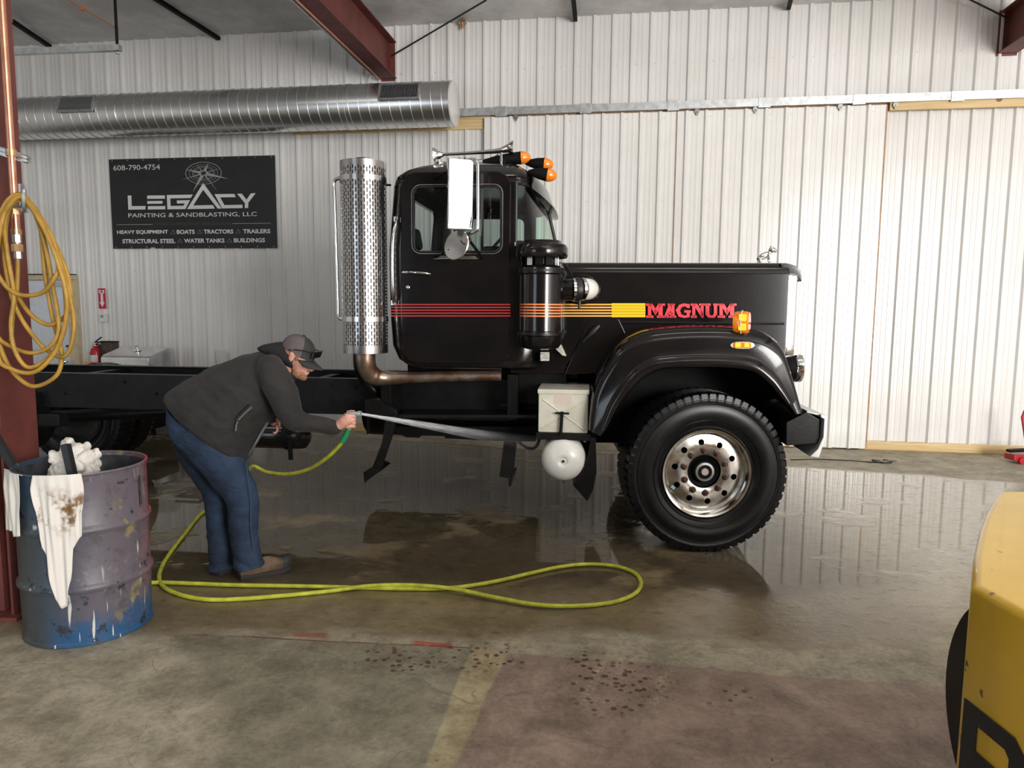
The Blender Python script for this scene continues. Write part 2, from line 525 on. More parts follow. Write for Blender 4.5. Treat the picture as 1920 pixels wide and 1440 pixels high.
def remesh(name, mb, m, parent, voxel, smooth_it=4, inv=None, local=False):
    if not local:
        r = root_of(parent); inv = MATW[r.name].inverted()
    me = mb.mesh(name, inv)
    o = bpy.data.objects.new(name, me); COL.objects.link(o)
    md = o.modifiers.new('r', 'REMESH'); md.mode = 'VOXEL'; md.voxel_size = voxel
    if smooth_it:
        s = o.modifiers.new('s', 'SMOOTH'); s.factor = .5; s.iterations = smooth_it
    bpy.context.view_layer.update()
    apply_mods(o)
    o.data.materials.clear(); o.data.materials.append(m); o.data.shade_smooth()
    o.parent = parent
    return o


def displace(o, fn):
    cos = [v.co.copy() for v in o.data.vertices]; nrm = [v.normal.copy() for v in o.data.vertices]
    flat = []
    for c_, n_ in zip(cos, nrm): flat += list(c_ + n_ * fn(c_))
    o.data.vertices.foreach_set('co', flat); o.data.update()


def text_mb(body, x0, x1, z0, z1, place, bold=0.0, depth=.002, italic=0.0):
    """letters fitted to the rectangle; place(x, z, d) -> world point, d = thickness outward."""
    cu = bpy.data.curves.new('t', 'FONT'); cu.body = body; cu.size = 1; cu.offset = bold; cu.resolution_u = 3
    o = bpy.data.objects.new('t', cu); COL.objects.link(o)
    bpy.context.view_layer.update()
    me = bpy.data.meshes.new_from_object(o.evaluated_get(bpy.context.evaluated_depsgraph_get()))
    bpy.data.objects.remove(o, do_unlink=True)
    xs = [v.co.x for v in me.vertices]; ys = [v.co.y for v in me.vertices]
    ax, bx, ay, by = min(xs), max(xs), min(ys), max(ys)
    mb = MB()
    vs = []
    for v in me.vertices:
        u = (v.co.x - ax) / (bx - ax); t = (v.co.y - ay) / (by - ay)
        vs.append(place(x0 + (x1 - x0) * u + italic * t, z0 + (z1 - z0) * t, depth))
    mb.add(vs, [tuple(p.vertices) for p in me.polygons])
    return mb


def rrect(x0, x1, z0, z1, r, n=6):
    """rounded rectangle, counter-clockwise list of (x, z)"""
    out = []
    for cx, cz, a0 in ((x1 - r, z1 - r, 0), (x0 + r, z1 - r, 90), (x0 + r, z0 + r, 180), (x1 - r, z0 + r, 270)):
        for k in range(n + 1):
            a = math.radians(a0 + 90 * k / n); out.append((cx + r * math.cos(a), cz + r * math.sin(a)))
    return out

# ================================================================== the setting
S0, S1, NF, EAVE = -9.5, 11.5, -15.2, 5.23
PITCH_R = 0.2286


def struct(o):
    o['kind'] = 'structure'; return o


# ---- floor: stained concrete, wet where the truck is being washed
q = NT('concrete_floor'); p = q.pos()
warp = q.n('ShaderNodeTexNoise'); warp.inputs['Scale'].default_value = 1.6; warp.inputs['Detail'].default_value = 5
q.put(warp.inputs['Vector'], p)
wv = q.n('ShaderNodeVectorMath', operation='MULTIPLY_ADD'); q.put(wv.inputs[0], warp.outputs['Color']); wv.inputs[1].default_value = (.5, .5, 0)
q.put(wv.inputs[2], q.addv(p, (-.25, -.25, 0)))
pw = wv.outputs[0]
wv2 = q.n('ShaderNodeVectorMath', operation='MULTIPLY_ADD'); q.put(wv2.inputs[0], warp.outputs['Color']); wv2.inputs[1].default_value = (.07, .07, 0)
q.put(wv2.inputs[2], q.addv(p, (-.035, -.035, 0)))
pl = wv2.outputs[0]


def half(a, b, vec, soft, flip=1):      # 1 on the left of a->b
    d = Vector((b[0] - a[0], b[1] - a[1])).normalized(); nx, ny = -d.y * flip, d.x * flip
    v = q.math('SUBTRACT', q.dot(vec, (nx, ny, 0)), nx * a[0] + ny * a[1])
    return q.ss(v, -soft, soft)


def mul(*a):
    r = a[0]
    for b in a[1:]: r = q.math('MULTIPLY', r, b)
    return r


fine = q.noise(24, 6, .7, p); mid = q.noise(3.2, 6, .65, p, .4); big = q.noise(.8, 4, .6, p)
streak = q.noise(1.0, 5, .65, q.scalev(p, (2.2, 9, 1)))
dry = q.mix(q.ss(mid, .3, .72), (0.267, 0.243, 0.189), (0.374, 0.346, 0.277))
dry = q.mix(q.ss(q.noise(11, 7, .75, p), .52, .70, 0, .55), dry, (.115, .105, .080))
dry = q.mix(q.ss(q.noise(6, 7, .75, q.addv(p, (5, 3, 0))), .56, .72, 0, .5), dry, (.42, .39, .31))
dry = q.mix(q.ss(streak, .45, .75, 0, .5), dry, (0.224, 0.192, 0.134))
# mauve painted bay, pale strip beside it, grey-green patched bay
redA, redB, redC = G(950, 1224), G(1920, 1300), G(850, 1440)
red = mul(half(redA, redB, pl, .012, -1), half(redA, redC, pl, .012))
strip = mul(half(G(880, 1222), G(800, 1440), pl, .012), half(redA, redC, pl, .012, -1), half(G(870, 1208), redA, pl, .03, -1))
grey = mul(half(G(360, 1190), G(890, 1215), pl, .015, -1), half(G(880, 1222), G(800, 1440), pl, .012, -1), half(G(330, 1205), G(450, 1420), pw, .05))
c = q.mix(q.math('MULTIPLY', grey, q.ss(fine, .25, .6, .7, 1)), dry, q.mix(q.ss(mid, .3, .7), (0.178, 0.166, 0.127), (0.233, 0.220, 0.169)))
c = q.mix(q.math('MULTIPLY', red, q.ss(fine, .2, .5, .75, .97)), c, q.mix(q.ss(mid, .3, .72), (.225, .165, .140), (.300, .228, .198)))
c = q.mix(strip, c, q.mix(q.ss(mid, .3, .7), (0.295, 0.251, 0.162), (0.374, 0.329, 0.220)))
# worn red paint dashes along the edge of the patched bay
for a_, b_ in (((548, 1189), (612, 1192)), ((775, 1205), (845, 1212))):
    A, B = G(*a_), G(*b_); cx = (A + B) / 2; L = (B - A).length / 2; d = (B - A).normalized()
    al = q.math('ABSOLUTE', q.math('SUBTRACT', q.dot(pl, (d.x, d.y, 0)), d.dot(cx)))
    ac = q.math('ABSOLUTE', q.math('SUBTRACT', q.dot(pl, (-d.y, d.x, 0)), -d.y * cx.x + d.x * cx.y))
    k = mul(q.ss(al, L + .02, L - .02), q.ss(ac, .030, .018), q.ss(fine, .32, .5))
    c = q.mix(k, c, (0.36, 0.085, 0.07))
# edge cracks of the patches
for a_, b_ in (((360, 1190), (890, 1215)),):
    A, B = G(*a_), G(*b_); d = (B - A).normalized()
    ac = q.math('ABSOLUTE', q.math('SUBTRACT', q.dot(pl, (-d.y, d.x, 0)), -d.y * A.x + d.x * A.y))
    al = q.math('SUBTRACT', q.dot(pl, (d.x, d.y, 0)), d.dot(A))
    c = q.mix(mul(q.ss(ac, .010, .003), q.ss(al, -.02, .02), q.ss(al, (B - A).length, (B - A).length - .03), q.ss(mid, .35, .5)), c, (0.134, 0.073, 0.055))
# clusters of dark drips
sp = q.ss(q.vor(24, p), .36, .26)
for (cx_, cy_, r_) in ((1130, 1285, .26), (1210, 1275, .17), (890, 1228, .24), (1360, 1305, .15), (775, 1250, .16), (940, 1240, .14), (1110, 1245, .14), (720, 1225, .14)):
    g = G(cx_, cy_)
    dv = q.n('ShaderNodeVectorMath', operation='DISTANCE'); q.put(dv.inputs[0], pw); dv.inputs[1].default_value = g
    c = q.mix(mul(sp, q.ss(dv.outputs['Value'], r_, r_ * .5, 0, .8)), c, (0.089, 0.039, 0.029))
spots = q.ss(q.noise(40, 2, .5, p), .72, .76)
c = q.mix(q.math('MULTIPLY', spots, .8), c, (0.063, 0.051, 0.039))
# pale scrape marks
for a_, b_, wd in (((640, 1170), (720, 1112), .035), ((1085, 1330), (1155, 1195), .03), ((1212, 1330), (1290, 1190), .035), ((560, 1150), (600, 1110), .03), ((1130, 1190), (1175, 1265), .03)):
    A, B = G(*a_), G(*b_); cx = (A + B) / 2; L = (B - A).length / 2; d = (B - A).normalized()
    al = q.math('ABSOLUTE', q.math('SUBTRACT', q.dot(pl, (d.x, d.y, 0)), d.dot(cx)))
    ac = q.math('ABSOLUTE', q.math('SUBTRACT', q.dot(pl, (-d.y, d.x, 0)), -d.y * cx.x + d.x * cx.y))
    lines = q.ss(q.noise(1, 4, .7, q.scalev(p, (60, 60, 1))), .45, .6)
    c = q.mix(mul(q.ss(al, L, L - .08), q.ss(ac, wd, wd * .4), lines, q.ss(mid, .3, .5, .3, .9)), c, (0.356, 0.316, 0.224))
# mottling, grime and fine scratches over everything
mot = q.math('ADD', q.math('MULTIPLY', q.noise(4.5, 9, .72, p, .3), .9), q.math('MULTIPLY', q.noise(38, 6, .8, p), .55))
mott = q.n('ShaderNodeMix', data_type='RGBA', blend_type='MULTIPLY'); mott.inputs[0].default_value = 1.0
q.put(mott.inputs[6], c); q.put(mott.inputs[7], q.mix(q.ss(mot, .50, .95), (.72, .70, .64), (1.52, 1.48, 1.40)))
c = mott.outputs[2]
for rot_, off_ in (((.86, .5), 3.0), ((.97, -.22), 8.0)):
    al = q.dot(p, (rot_[0], rot_[1], 0)); ac = q.dot(p, (-rot_[1], rot_[0], 0))
    cv_ = q.n('ShaderNodeCombineXYZ'); q.put(cv_.inputs[0], q.math('MULTIPLY', al, 1.1)); q.put(cv_.inputs[1], q.math('MULTIPLY', ac, 34.0)); cv_.inputs[2].default_value = off_
    scr = q.ss(q.noise(1.0, 3, .6, cv_.outputs[0]), .70, .76)
    c = q.mix(mul(scr, q.ss(q.noise(1.3, 3, .5, q.addv(p, (off_, 0, 0))), .50, .62), .55), c, (.44, .41, .33))
crk = q.ss(q.vor(1.1, pw, 'DISTANCE_TO_EDGE'), .005, .001)
c = q.mix(mul(crk, q.ss(mid, .48, .60), .45), c, (.08, .07, .055))
# wetness
wet = mul(half((-6, 3.62), (1.4, 3.55), pw, .28), half((2.2, 3.6), (5.0, 6.9), pw, .25), half((3.0, 7.55), (4.7, 7.05), pw, .10, -1))
wet = q.math('MAXIMUM', wet, mul(half((-6, 3.75), (3, 3.75), pw, .25), half((-3.0, 7.6), (-2.9, 6.0), pw, .3, -1), half((1.5, 9.0), (1.2, 3.0), pw, .4, -1)))
damp = q.ss(wet, .05, .55)
film = mul(q.ss(wet, .45, .72), q.ss(q.noise(1.5, 4, .6, p), .34, .46), half((-6, 4.10), (3, 4.10), pw, .22))
wetc = q.mix(q.ss(mid, .28, .75), (.165, .122, .064), (.300, .238, .135))
wetc = q.mix(q.ss(big, .40, .62, 0, .6), wetc, (.140, .102, .056))
wetc = q.mix(q.ss(p and q.xyz(p)[0], 1.4, 3.6), wetc, (.46, .42, .335))  # paler towards the right: sheen of the door light put into the colour
wetc = q.mix(q.ss(q.noise(9, 7, .75, q.scalev(p, (1, 2.2, 1))), .50, .68, 0, .7), wetc, (.085, .060, .032))
wetc = q.mix(q.ss(q.noise(7, 7, .75, q.addv(p, (2, 9, 0))), .58, .72, 0, .5), wetc, (.36, .30, .19))
deep = q.n('ShaderNodeMix', data_type='RGBA', blend_type='MULTIPLY'); q.put(deep.inputs[0], q.math('MULTIPLY', film, q.ss(q.xyz(p)[0], 3.0, 1.5, 0.0, 1))); q.put(deep.inputs[6], wetc); deep.inputs[7].default_value = (.42, .42, .44, 1)  # film darkening fades out where the door-light sheen is painted
c = q.mix(q.math('MULTIPLY', damp, .93), c, deep.outputs[2])
rough = q.math('ADD', q.math('MULTIPLY', damp, -.38), q.ss(fine, .3, .7, .52, .66))
rough = q.n('ShaderNodeMix'); q.put(rough.inputs[0], film); q.put(rough.inputs[2], q.math('ADD', q.math('MULTIPLY', damp, -.34), q.ss(fine, .3, .7, .50, .62))); rough.inputs[3].default_value = .025
q.set(Base_Color=c, Roughness=rough.outputs[0], IOR=1.38)
hgt = q.math('MULTIPLY', q.math('ADD', fine, q.math('MULTIPLY', mid, 1.5)), q.math('SUBTRACT', 1.0, q.math('MULTIPLY', film, .985)))
ripple = q.math('MULTIPLY', q.noise(5.0, 3, .5, q.scalev(p, (1, .45, 1))), q.math('MULTIPLY', film, .035))
q.bump(q.math('ADD', hgt, ripple), .22, .012)
M['floor'] = q.m
mb = MB()
cs = [wall_pt(S0, .05, 0), wall_pt(S1, .05, 0), wall_pt(S1, NF, 0), wall_pt(S0, NF, 0)]
mb.prism(cs, (0, 0, -.15))
fl = struct(part('floor', mb, M['floor']))

# ---- back wall: ribbed liner sheets
wb = thing('wall_back', None, None, WO, WYAW, kind='structure')


def sheet_profile(npitch, start, d=.030):
    pr = [(start, 0.0)]
    for k in range(npitch):
        x = start + k * PITCH_R
        pr += [(x + .004, 0), (x + .022, -d), (x + .048, -d), (x + .066, 0)]
        for c0 in (.115, .172):
            pr += [(x + c0 - .015, 0), (x + c0 - .008, -.0028), (x + c0 + .008, -.0028), (x + c0 + .015, 0)]
    pr.append((start + npitch * PITCH_R, 0))
    return pr


def sheet_mesh(name, npitch, z0, z1, first=0.0):
    pr = sheet_profile(npitch, first); mb = MB()
    mb.rings([[(x, y, z) for x, y in pr] for z in (z0, z1)], False, False, closed=False)
    mb2 = MB(); mb2.add(mb.v, mb.f)
    return mb2


ph = -2.9 - .036
me0 = sheet_mesh('wall_sheet', 4, 0.0, EAVE + .3).mesh('wall_sheet')
i0 = math.floor((S0 - ph) / (4 * PITCH_R)); i1 = math.ceil((S1 - ph) / (4 * PITCH_R))
first = None
for i in range(i0, i1):
    o = obj_from(me0, 'wall_sheet', M['sheet'], wb, smooth=0) if first is None else None
    if first is None: first = o
    else:
        o = first.copy(); COL.objects.link(o); o.parent = wb
    o.location = (ph + i * 4 * PITCH_R, 0, 0)
mb = MB()
for z in (.62, 1.17, 2.15, 3.05, 4.65):
    k = 0
    s = S0
    while s < S1:
        a = ph + round((s - ph) / PITCH_R) * PITCH_R + .085
        mb.cyl((a, 0, z), (a, -.006, z), .006, n=6); s += PITCH_R
sh = part('screw_heads', mb, M['galv'], wb, local=True, smooth=0); sh['kind'] = 'stuff'
mb = MB().box2(wall_pt(S0, .10, -.1), wall_pt(S0, .10, -.1)); mb = MB()
mb.prism([wall_pt(S0, .06, 0), wall_pt(S1, .06, 0), wall_pt(S1, .16, 0), wall_pt(S0, .16, 0)], (0, 0, 5.8))
part('wall_core', mb, M['sheet'], wb)

# side and front walls (behind the camera), with the two open overhead doors
for nm, s_ in (('wall_left', S0), ('wall_right', S1)):
    mb = MB(); sg = -1 if s_ < 0 else 1
    mb.prism([wall_pt(s_, .1, 0), wall_pt(s_ + sg * .15, .1, 0), wall_pt(s_ + sg * .15, NF, 0), wall_pt(s_, NF, 0)], (0, 0, 6.9))
    struct(part(nm, mb, M['sheet']))
M['far_wall'] = mat('front_wall', (.16, .13, .115), .5, 0, .15, 1.5)
mb = MB()


def wslab(s0, s1, z0, z1):
    mb.prism([wall_pt(s0, NF, z0), wall_pt(s1, NF, z0), wall_pt(s1, NF - .15, z0), wall_pt(s0, NF - .15, z0)], (0, 0, z1 - z0))


wslab(S0, -7.1, 0, 6.9); wslab(-7.1, -3.3, 4.2, 6.9); wslab(-3.3, 6.5, 0, 6.9); wslab(6.5, 11.0, 4.6, 6.9); wslab(11.0, S1, 0, 6.9)
struct(part('wall_front', mb, M['far_wall']))

# ---- roof underside: insulation sagging between purlins
mb = MB(); rows = []
NS, NN = 150, 64


def roof_z(n): return EAVE + .10 * min(-n, 9.0)


for j in range(NN + 1):
    n_ = NF * j / NN
    r_ = []
    for i in range(NS + 1):
        s_ = S0 + (S1 - S0) * i / NS
        sag = .05 * abs(math.sin(PI * n_ / 1.5)) ** .7 + .012 * math.sin(s_ * 7.1 + n_) * math.sin(PI * n_ / 1.5) ** 2
        r_.append(wall_pt(s_, n_, roof_z(n_) - sag + .01))
    rows.append(r_)
mb.rings(rows, False, False, closed=False)
struct(part('ceiling', mb, M['insul'], smooth=80))


# ---- roof beams (red oxide I sections square to the wall)
def beam(s, label, z0=4.585, z1=5.04, wf=.20, length=9.0, rise=.0):
    rt = thing('roof_beam', label, 'beam', wall_pt(s, -.02, z0), WYAW)
    L = -length
    web = MB().box2((-.006, L, .014), (.006, 0, z1 - z0 - .014)); part('web', web, M['redsteel'], rt, local=True)
    part('bottom_flange', MB().box2((-wf / 2, L, 0), (wf / 2, 0, .014)), M['redsteel'], rt, local=True)
    part('top_flange', MB().box2((-wf / 2, L, z1 - z0 - .014), (wf / 2, 0, z1 - z0)), M['redsteel'], rt, local=True)
    part('end_plate', MB().box2((-wf / 2 - .005, -.004, -.02), (wf / 2 + .005, .012, z1 - z0 + .02)), M['redsteel'], rt, local=True)
    return rt


sl = W(742, 150)[0] - .08
bl = beam(sl, 'red oxide steel roof beam ending above the round silver duct')
sr = W(1868, 102)[0] + .10
br = beam(sr, 'red oxide steel roof beam over the pine board and right wall bay')
# conduit clipped under the beam over the duct
cz = 4.60
mb = MB().tube([wall_pt(sl - .17, -n_, cz + .0 * n_) for n_ in (.12, 2, 4, 8)], .016, 8)
single('conduit', mb, M['galv'], 'thin grey conduit running beside the beam above the duct', 'conduit', wall_pt(sl - .17, -.12, cz))
mb = MB().tube([wall_pt(sl - .11, -n_, cz - .02) for n_ in (.06, 2, 4, 8)], .011, 8)
single('copper_line', mb, M['copper'], 'thin copper line clipped under the beam above the duct', 'pipe', wall_pt(sl - .11, -.06, cz - .02))
mb = MB().tube(spline([wall_pt(sl - .20, -.14, 4.62), wall_pt(sl - .26, -.10, 4.50), wall_pt(sl - .34, -.06, 4.42), wall_pt(sl - .45, -.04, 4.38)], 5), .009, 6)
single('loose_cable', mb, M['plastic_w'], 'loose pale cable end hanging beside the beam end above the duct', 'cable', wall_pt(sl - .3, -.1, 4.38))


def rod(name, a, b, r, m_, label, cat, n=8):
    single(name, MB().cyl(a, b, r, n=n), m_, label, cat, a)


def roof_hit(px, py):
    d = ray(px, py); n = -.05
    for _ in range(60):                     # march the sight line to the roof underside
        p = CAM_P + d * ((WO + WEN * n - CAM_P).dot(WEN) / d.dot(WEN))
        if p.z < roof_z(n) - .10: break
        n -= .05
    return p


# wind-brace rods
A = wall_pt(sl + .05, -.06, 4.86); d_ = None; B_ = roof_hit(912, 0)
rod('brace_rod', A, B_, .010, M['iron'], 'black wind brace rod running up from the beam over the duct', 'rod')
B_ = roof_hit(1800, -10)
rod('brace_rod', wall_pt(sr - .05, -.06, 4.96), B_, .010, M['iron'], 'dark wind brace rod meeting the beam over the pine board', 'rod')


# flange braces and hanging strut at the upper left
def pz(px, py, n):
    d = ray(px, py); p0 = WO + WEN * n
    return CAM_P + d * ((p0 - CAM_P).dot(WEN) / d.dot(WEN))


def clip_brace(a, na, b, nb, label):
    A, B = roof_hit(*a), pz(*b, -.035)
    mb = MB().bar(A, B, .05, .008).bar(A + Vector((.02, 0, .02)), B + Vector((.02, 0, .02)), .008, .045)
    single('flange_brace', mb, M['dull'], label, 'brace', B)


clip_brace((275, -10), -2.0, (410, 75), -.12, 'dark angle brace under the roof above the black sign')
clip_brace((22, 42), -1.2, (94, 90), -.12, 'dark angle brace under the roof above the hanging strut channel')
clip_brace((1074, -10), -.9, (1079, 40), -.10, 'dark angle brace hanging from the roof above the cab')
clip_brace((1484, -6), -.5, (1478, 18), -.08, 'dark angle brace hanging from the roof above the sliding doors')
hz = -2.6
hs = thing('hanging_strut', 'grey strut channel hung from a rod beside the red column', 'channel', pz(25, 97, hz))
A, B = pz(-60, 101, hz), pz(226, 90, hz)
part('channel', MB().bar(A, B, .05, .055), M['galv'], hs)
R0 = pz(220, 92, hz)
part('hanger_rod', MB().cyl(R0 - Vector((0, 0, .03)), Vector((R0.x, R0.y, roof_z(hz))), .014, n=8), M['dull'], hs)
part('nut', MB().cyl(R0 + Vector((0, 0, -.045)), R0 + Vector((0, 0, -.028)), .02, n=6), M['galv'], hs)
pk = thing('pull_cord_line', 'thin orange cord with a knob stretched under the roof insulation', 'cord', pz(222, 56, -1.6))
A, B = roof_hit(118, -6), roof_hit(222, 56)
part('cord', MB().cyl(A, B, .009, n=6), mat('orange_cord', (.62, .26, .16), .5), pk)
C_ = A + (B - A) * .33
part('knob', MB().ell(C_, (.035, .03, .025)), mat('orange_knob', (.75, .24, .08), .5), pk)
spk = thing('sprinkler_head', 'small brass sprinkler head under the roof above the cab', 'sprinkler', pz(867, 42, -.10))
C_ = pz(867, 42, -.10)
part('body', MB().cyl(C_, C_ + Vector((0, 0, -.07)), .018, n=10), M['copper'], spk)
part('deflector', MB().lathe([(.055, 0), (.05, .012), (.018, .03)], C_ - Vector((0, 0, .01)), n=12), M['brass'], spk)

# ---- sliding doors, their track and boards
trk = thing('door_track', 'long galvanised sliding door track fixed across the white ribbed wall', 'track', wall_pt(-.7, -.05, 4.07), WYAW)
mb = MB().box2((0, -.075, .015), (8.5, -.02, .095)).box2((0, -.085, .0), (8.5, -.078, .09)); part('rail', mb, M['galv'], trk, local=True)
for i in range(8):
    x = .55 + i * 1.05
    part('bracket', MB().box2((x - .07, -.092, -.015), (x + .07, -.01, .10)), M['galv'], trk, local=True, bevel=.004)
for x in (.74, 2.93, 3.60, 4.55, 5.15):
    part('roller', MB().cyl((x, -.05, -.03), (x, -.08, -.03), .028, n=14).box((x, -.065, -.05), (.02, .03, .05)), M['steelgrey'], trk, local=True)


def plank(nm, s0, s1, z0, z1, off, m_, knots=()):
    o = single(nm, MB().box2((s0, -off, z0), (s1, -off + .038, z1)), m_, None, None, bevel=.003, kind='structure')
    o.matrix_world = Matrix.Translation(WO) @ Matrix.Rotation(WYAW, 4, 'Z')
    MATW[o.name] = o.matrix_world.copy()
    for kx, kz in knots:
        k = part('knot', MB().lathe([(.035, 0), (.03, .003)], (kx, -off - .001, kz), (0, -1, 0), 14), M['knot'], o, local=True)
        k.scale = (1, 1, 1)
    return o


plank('trim_1', -2.95, -.30, 3.93, 4.085, .040, M['pine'])
plank('trim_2', -.30, 4.42, 4.00, 4.085, .040, M['pine_dark'])
plank('trim_3', 4.40, 7.2, 3.985, 4.150, .10, M['pine'], [(5.55, 4.075)])
plank('trim_4', 4.30, 6.30, .0, .105, .045, M['pine'])
plank('trim_5', -2.6, 4.0, .0, .105, .045, M['pine'])
# two door leaves of ribbed sheet
for k, (sa, sb, nm, fr) in enumerate(((-.365, 1.985, 'door_1', .07), (2.005, 4.36, 'door_2', .05))):
    rt = thing(nm, None, None, wall_pt(sa, -.10, 0), WYAW, kind='structure')
    wd = sb - sa; x = 0.0; n_sh = 0
    npt = int(wd // PITCH_R)
    off = .105
    for a, cnt in ((0, 4), (4, 4), (8, npt - 8)):
        mbs = sheet_mesh('sheet', cnt, .02, 4.05)
        o = obj_from(mbs.mesh('door_sheet'), 'door_sheet', M['sheet_door'], rt, smooth=0)
        o.location = (off + a * PITCH_R - .03, 0, 0)
    part('core', MB().box2((0, .003, .02), (wd, .05, 4.05)), M['sheet_door'], rt, local=True)
    part('edge_flat', MB().box2((0, -.001, .02), (off - .03, .004, 4.05)), M['sheet_door'], rt, local=True)
    e0 = off - .03 + npt * PITCH_R
    if wd - e0 > .005: part('edge_flat', MB().box2((e0, -.001, .02), (wd, .004, 4.05)), M['sheet_door'], rt, local=True)
    part('edge_board', MB().box2((wd - .002, .0, .02), (wd + .016, .06, 4.04)), M['pine_dark'], rt, local=True)
    mb = MB()
    for z in (.08, 1.1, 2.02, 3.0, 3.98):
        for j in range(npt): mb.cyl((off + j * PITCH_R + .055, -.001, z), (off + j * PITCH_R + .055, -.007, z), .006, n=6)
    s_ = part('screw_heads', mb, M['galv'], rt, local=True, smooth=0); s_['kind'] = 'stuff'

# ---- personnel door at the left
d3 = thing('door_3', None, None, wall_pt(-7.30, -.03, 0), WYAW, kind='structure')
part('leaf', MB().box2((.0, -.03, 0), (.90, .01, 2.01)), M['doorwhite'], d3, local=True, bevel=.004)
for x0 in (.12, .50):
    for z0, z1 in ((1.68, 1.90), (1.02, 1.60), (.20, .92)):
        part('panel', MB().box2((x0, -.038, z0), (x0 + .29, -.028, z1)), M['doorwhite'], d3, local=True, bevel=.006)
part('frame', MB().box2((.91, -.05, 0), (1.05, .02, 2.02)).box2((-.10, -.05, 0), (0, .02, 2.02)).box2((-.10, -.05, 2.02), (1.05, .02, 2.09)), M['doorframe'], d3, local=True, bevel=.004)
part('drip_cap', MB().box2((-.12, -.07, 2.09), (1.03, .02, 2.102)), M['dull'], d3, local=True)
part('knob', MB().lathe([(.012, 0), (.012, .03), (.03, .045), (.032, .06), (.018, .075)], (.84, -.03, .86), (0, -1, 0), 16), M['stainless'], d3, local=True)
part('deadbolt', MB().lathe([(.016, 0), (.014, .02)], (.86, -.03, 1.08), (0, -1, 0), 12), M['dull'], d3, local=True)
part('closer', MB().box2((.74, -.07, 1.93), (.88, -.03, 1.99)), M['galv'], d3, local=True)

# ---- spiral duct
dc = thing('air_duct', 'large round galvanised spiral duct running high along the wall', 'duct', wall_pt(-.66, -.5, 4.12), WYAW)
R = .262
part('duct_tube', MB().lathe([(R, 0), (R, -8.6)], (0, 0, 0), (1, 0, 0), 64), M['duct'], dc, local=True)
part('end_cap', MB().lathe([(R + .002, -.01), (R + .002, .012), (R - .02, .02), (.01, .02)], (0, 0, 0), (1, 0, 0), 64), M['sheet'], dc, local=True)
i = 0
me_s = None
for k in range(64):          # lock seams of the spiral
    x0 = -.06 - k * .128
    if me_s is None:
        pts = [((a / 40.) * .128 - .064, (R + .002) * math.cos(2 * PI * a / 40 + PI / 2), (R + .002) * math.sin(2 * PI * a / 40 + PI / 2)) for a in range(41)]
        me_s = MB().tube(pts, .0045, 6, caps=False).mesh('lock_seam')
        so = obj_from(me_s, 'lock_seam', M['galv'], dc)
    else:
        so = so.copy(); COL.objects.link(so); so.parent = dc
    so.location = (x0, 0, 0)
for x0 in (-1.32, -4.35):
    part('joint_band', MB().lathe([(R + .001, 0), (R + .006, .005), (R + .006, .03), (R + .001, .035)], (x0, 0, 0), (1, 0, 0), 64), M['duct'], dc, local=True)
for x0, wd in ((-.60, .50), (-4.86, .50)):
    ang = math.radians(20)
    g = MB()
    c_ = Vector((x0 + wd / 2 - .25, -R * math.cos(ang) - .012, R * math.sin(ang) - .0))
    rx = (-ang, 0, 0)
    gr = part('grille_frame', MB().box(c_ + Euler(rx).to_matrix() @ Vector((0, 0, .10)), (wd, .03, .02), rx).box(c_ + Euler(rx).to_matrix() @ Vector((0, 0, -.10)), (wd, .03, .02), rx)
              .box(c_ + Euler(rx).to_matrix() @ Vector((-wd / 2 + .01, 0, 0)), (.02, .03, .2), rx).box(c_ + Euler(rx).to_matrix() @ Vector((wd / 2 - .01, 0, 0)), (.02, .03, .2), rx), M['galv'], dc, local=True)
    part('grille_back', MB().box(c_ + Vector((0, .008, 0)), (wd - .02, .01, .2), rx), M['dull'], gr, local=True)
    sl_me = None
    for k in range(24):
        xk = -wd / 2 + .03 + k * (wd - .06) / 23
        if sl_me is None:
            sl_me = MB().box((0, 0, 0), (.003, .018, .19)).mesh('slat'); so = obj_from(sl_me, 'slat', M['galv'], gr, smooth=0)
        else:
            so = so.copy(); COL.objects.link(so); so.parent = gr
        so.location = c_ + Vector((xk, -.006, 0)); so.rotation_euler = rx

# ================================================================== the truck
tk = thing('truck', 'black conventional truck cab and chassis with red and yellow side stripes', 'truck', TO, TYAW)


def tpart(name, mb, m_, parent=None, bevel=0.0, seg=2, smooth=40):
    return part(name, mb, m_, parent or tk, local=True, bevel=bevel, seg=seg, smooth=smooth)


def TX_(px, yl, py=560): return T(px, py, yl).x
def TZ_(py, yl, px=960): return T(px, py, yl).z


YC = 1.225                    # centre line
CAB0 = .27; CHW = YC - CAB0   # near side of the cab, half width
# ---- cab shell, stacked plan sections
CAB = [  # pixel height, rear pixel, front pixel (centre), side inset
    (693, 768, 1040, .05), (688, 757, 1048, .015), (676, 741, 1052, .0), (650, 729, 1054, .0), (600, 725, 1055, .0), (500, 722, 1055, .0),
    (482, 722, 1052, .0), (466, 722, 1043, .0), (345, 731, 1017, .002), (334, 733, 1018, .012), (325, 737, 1016, .04),
    (316, 746, 1006, .115), (309.5, 764, 990, .20), (305.5, 790, 970, .32), (303.5, 830, 940, .50)]
XS = TX_(962, CAB0)


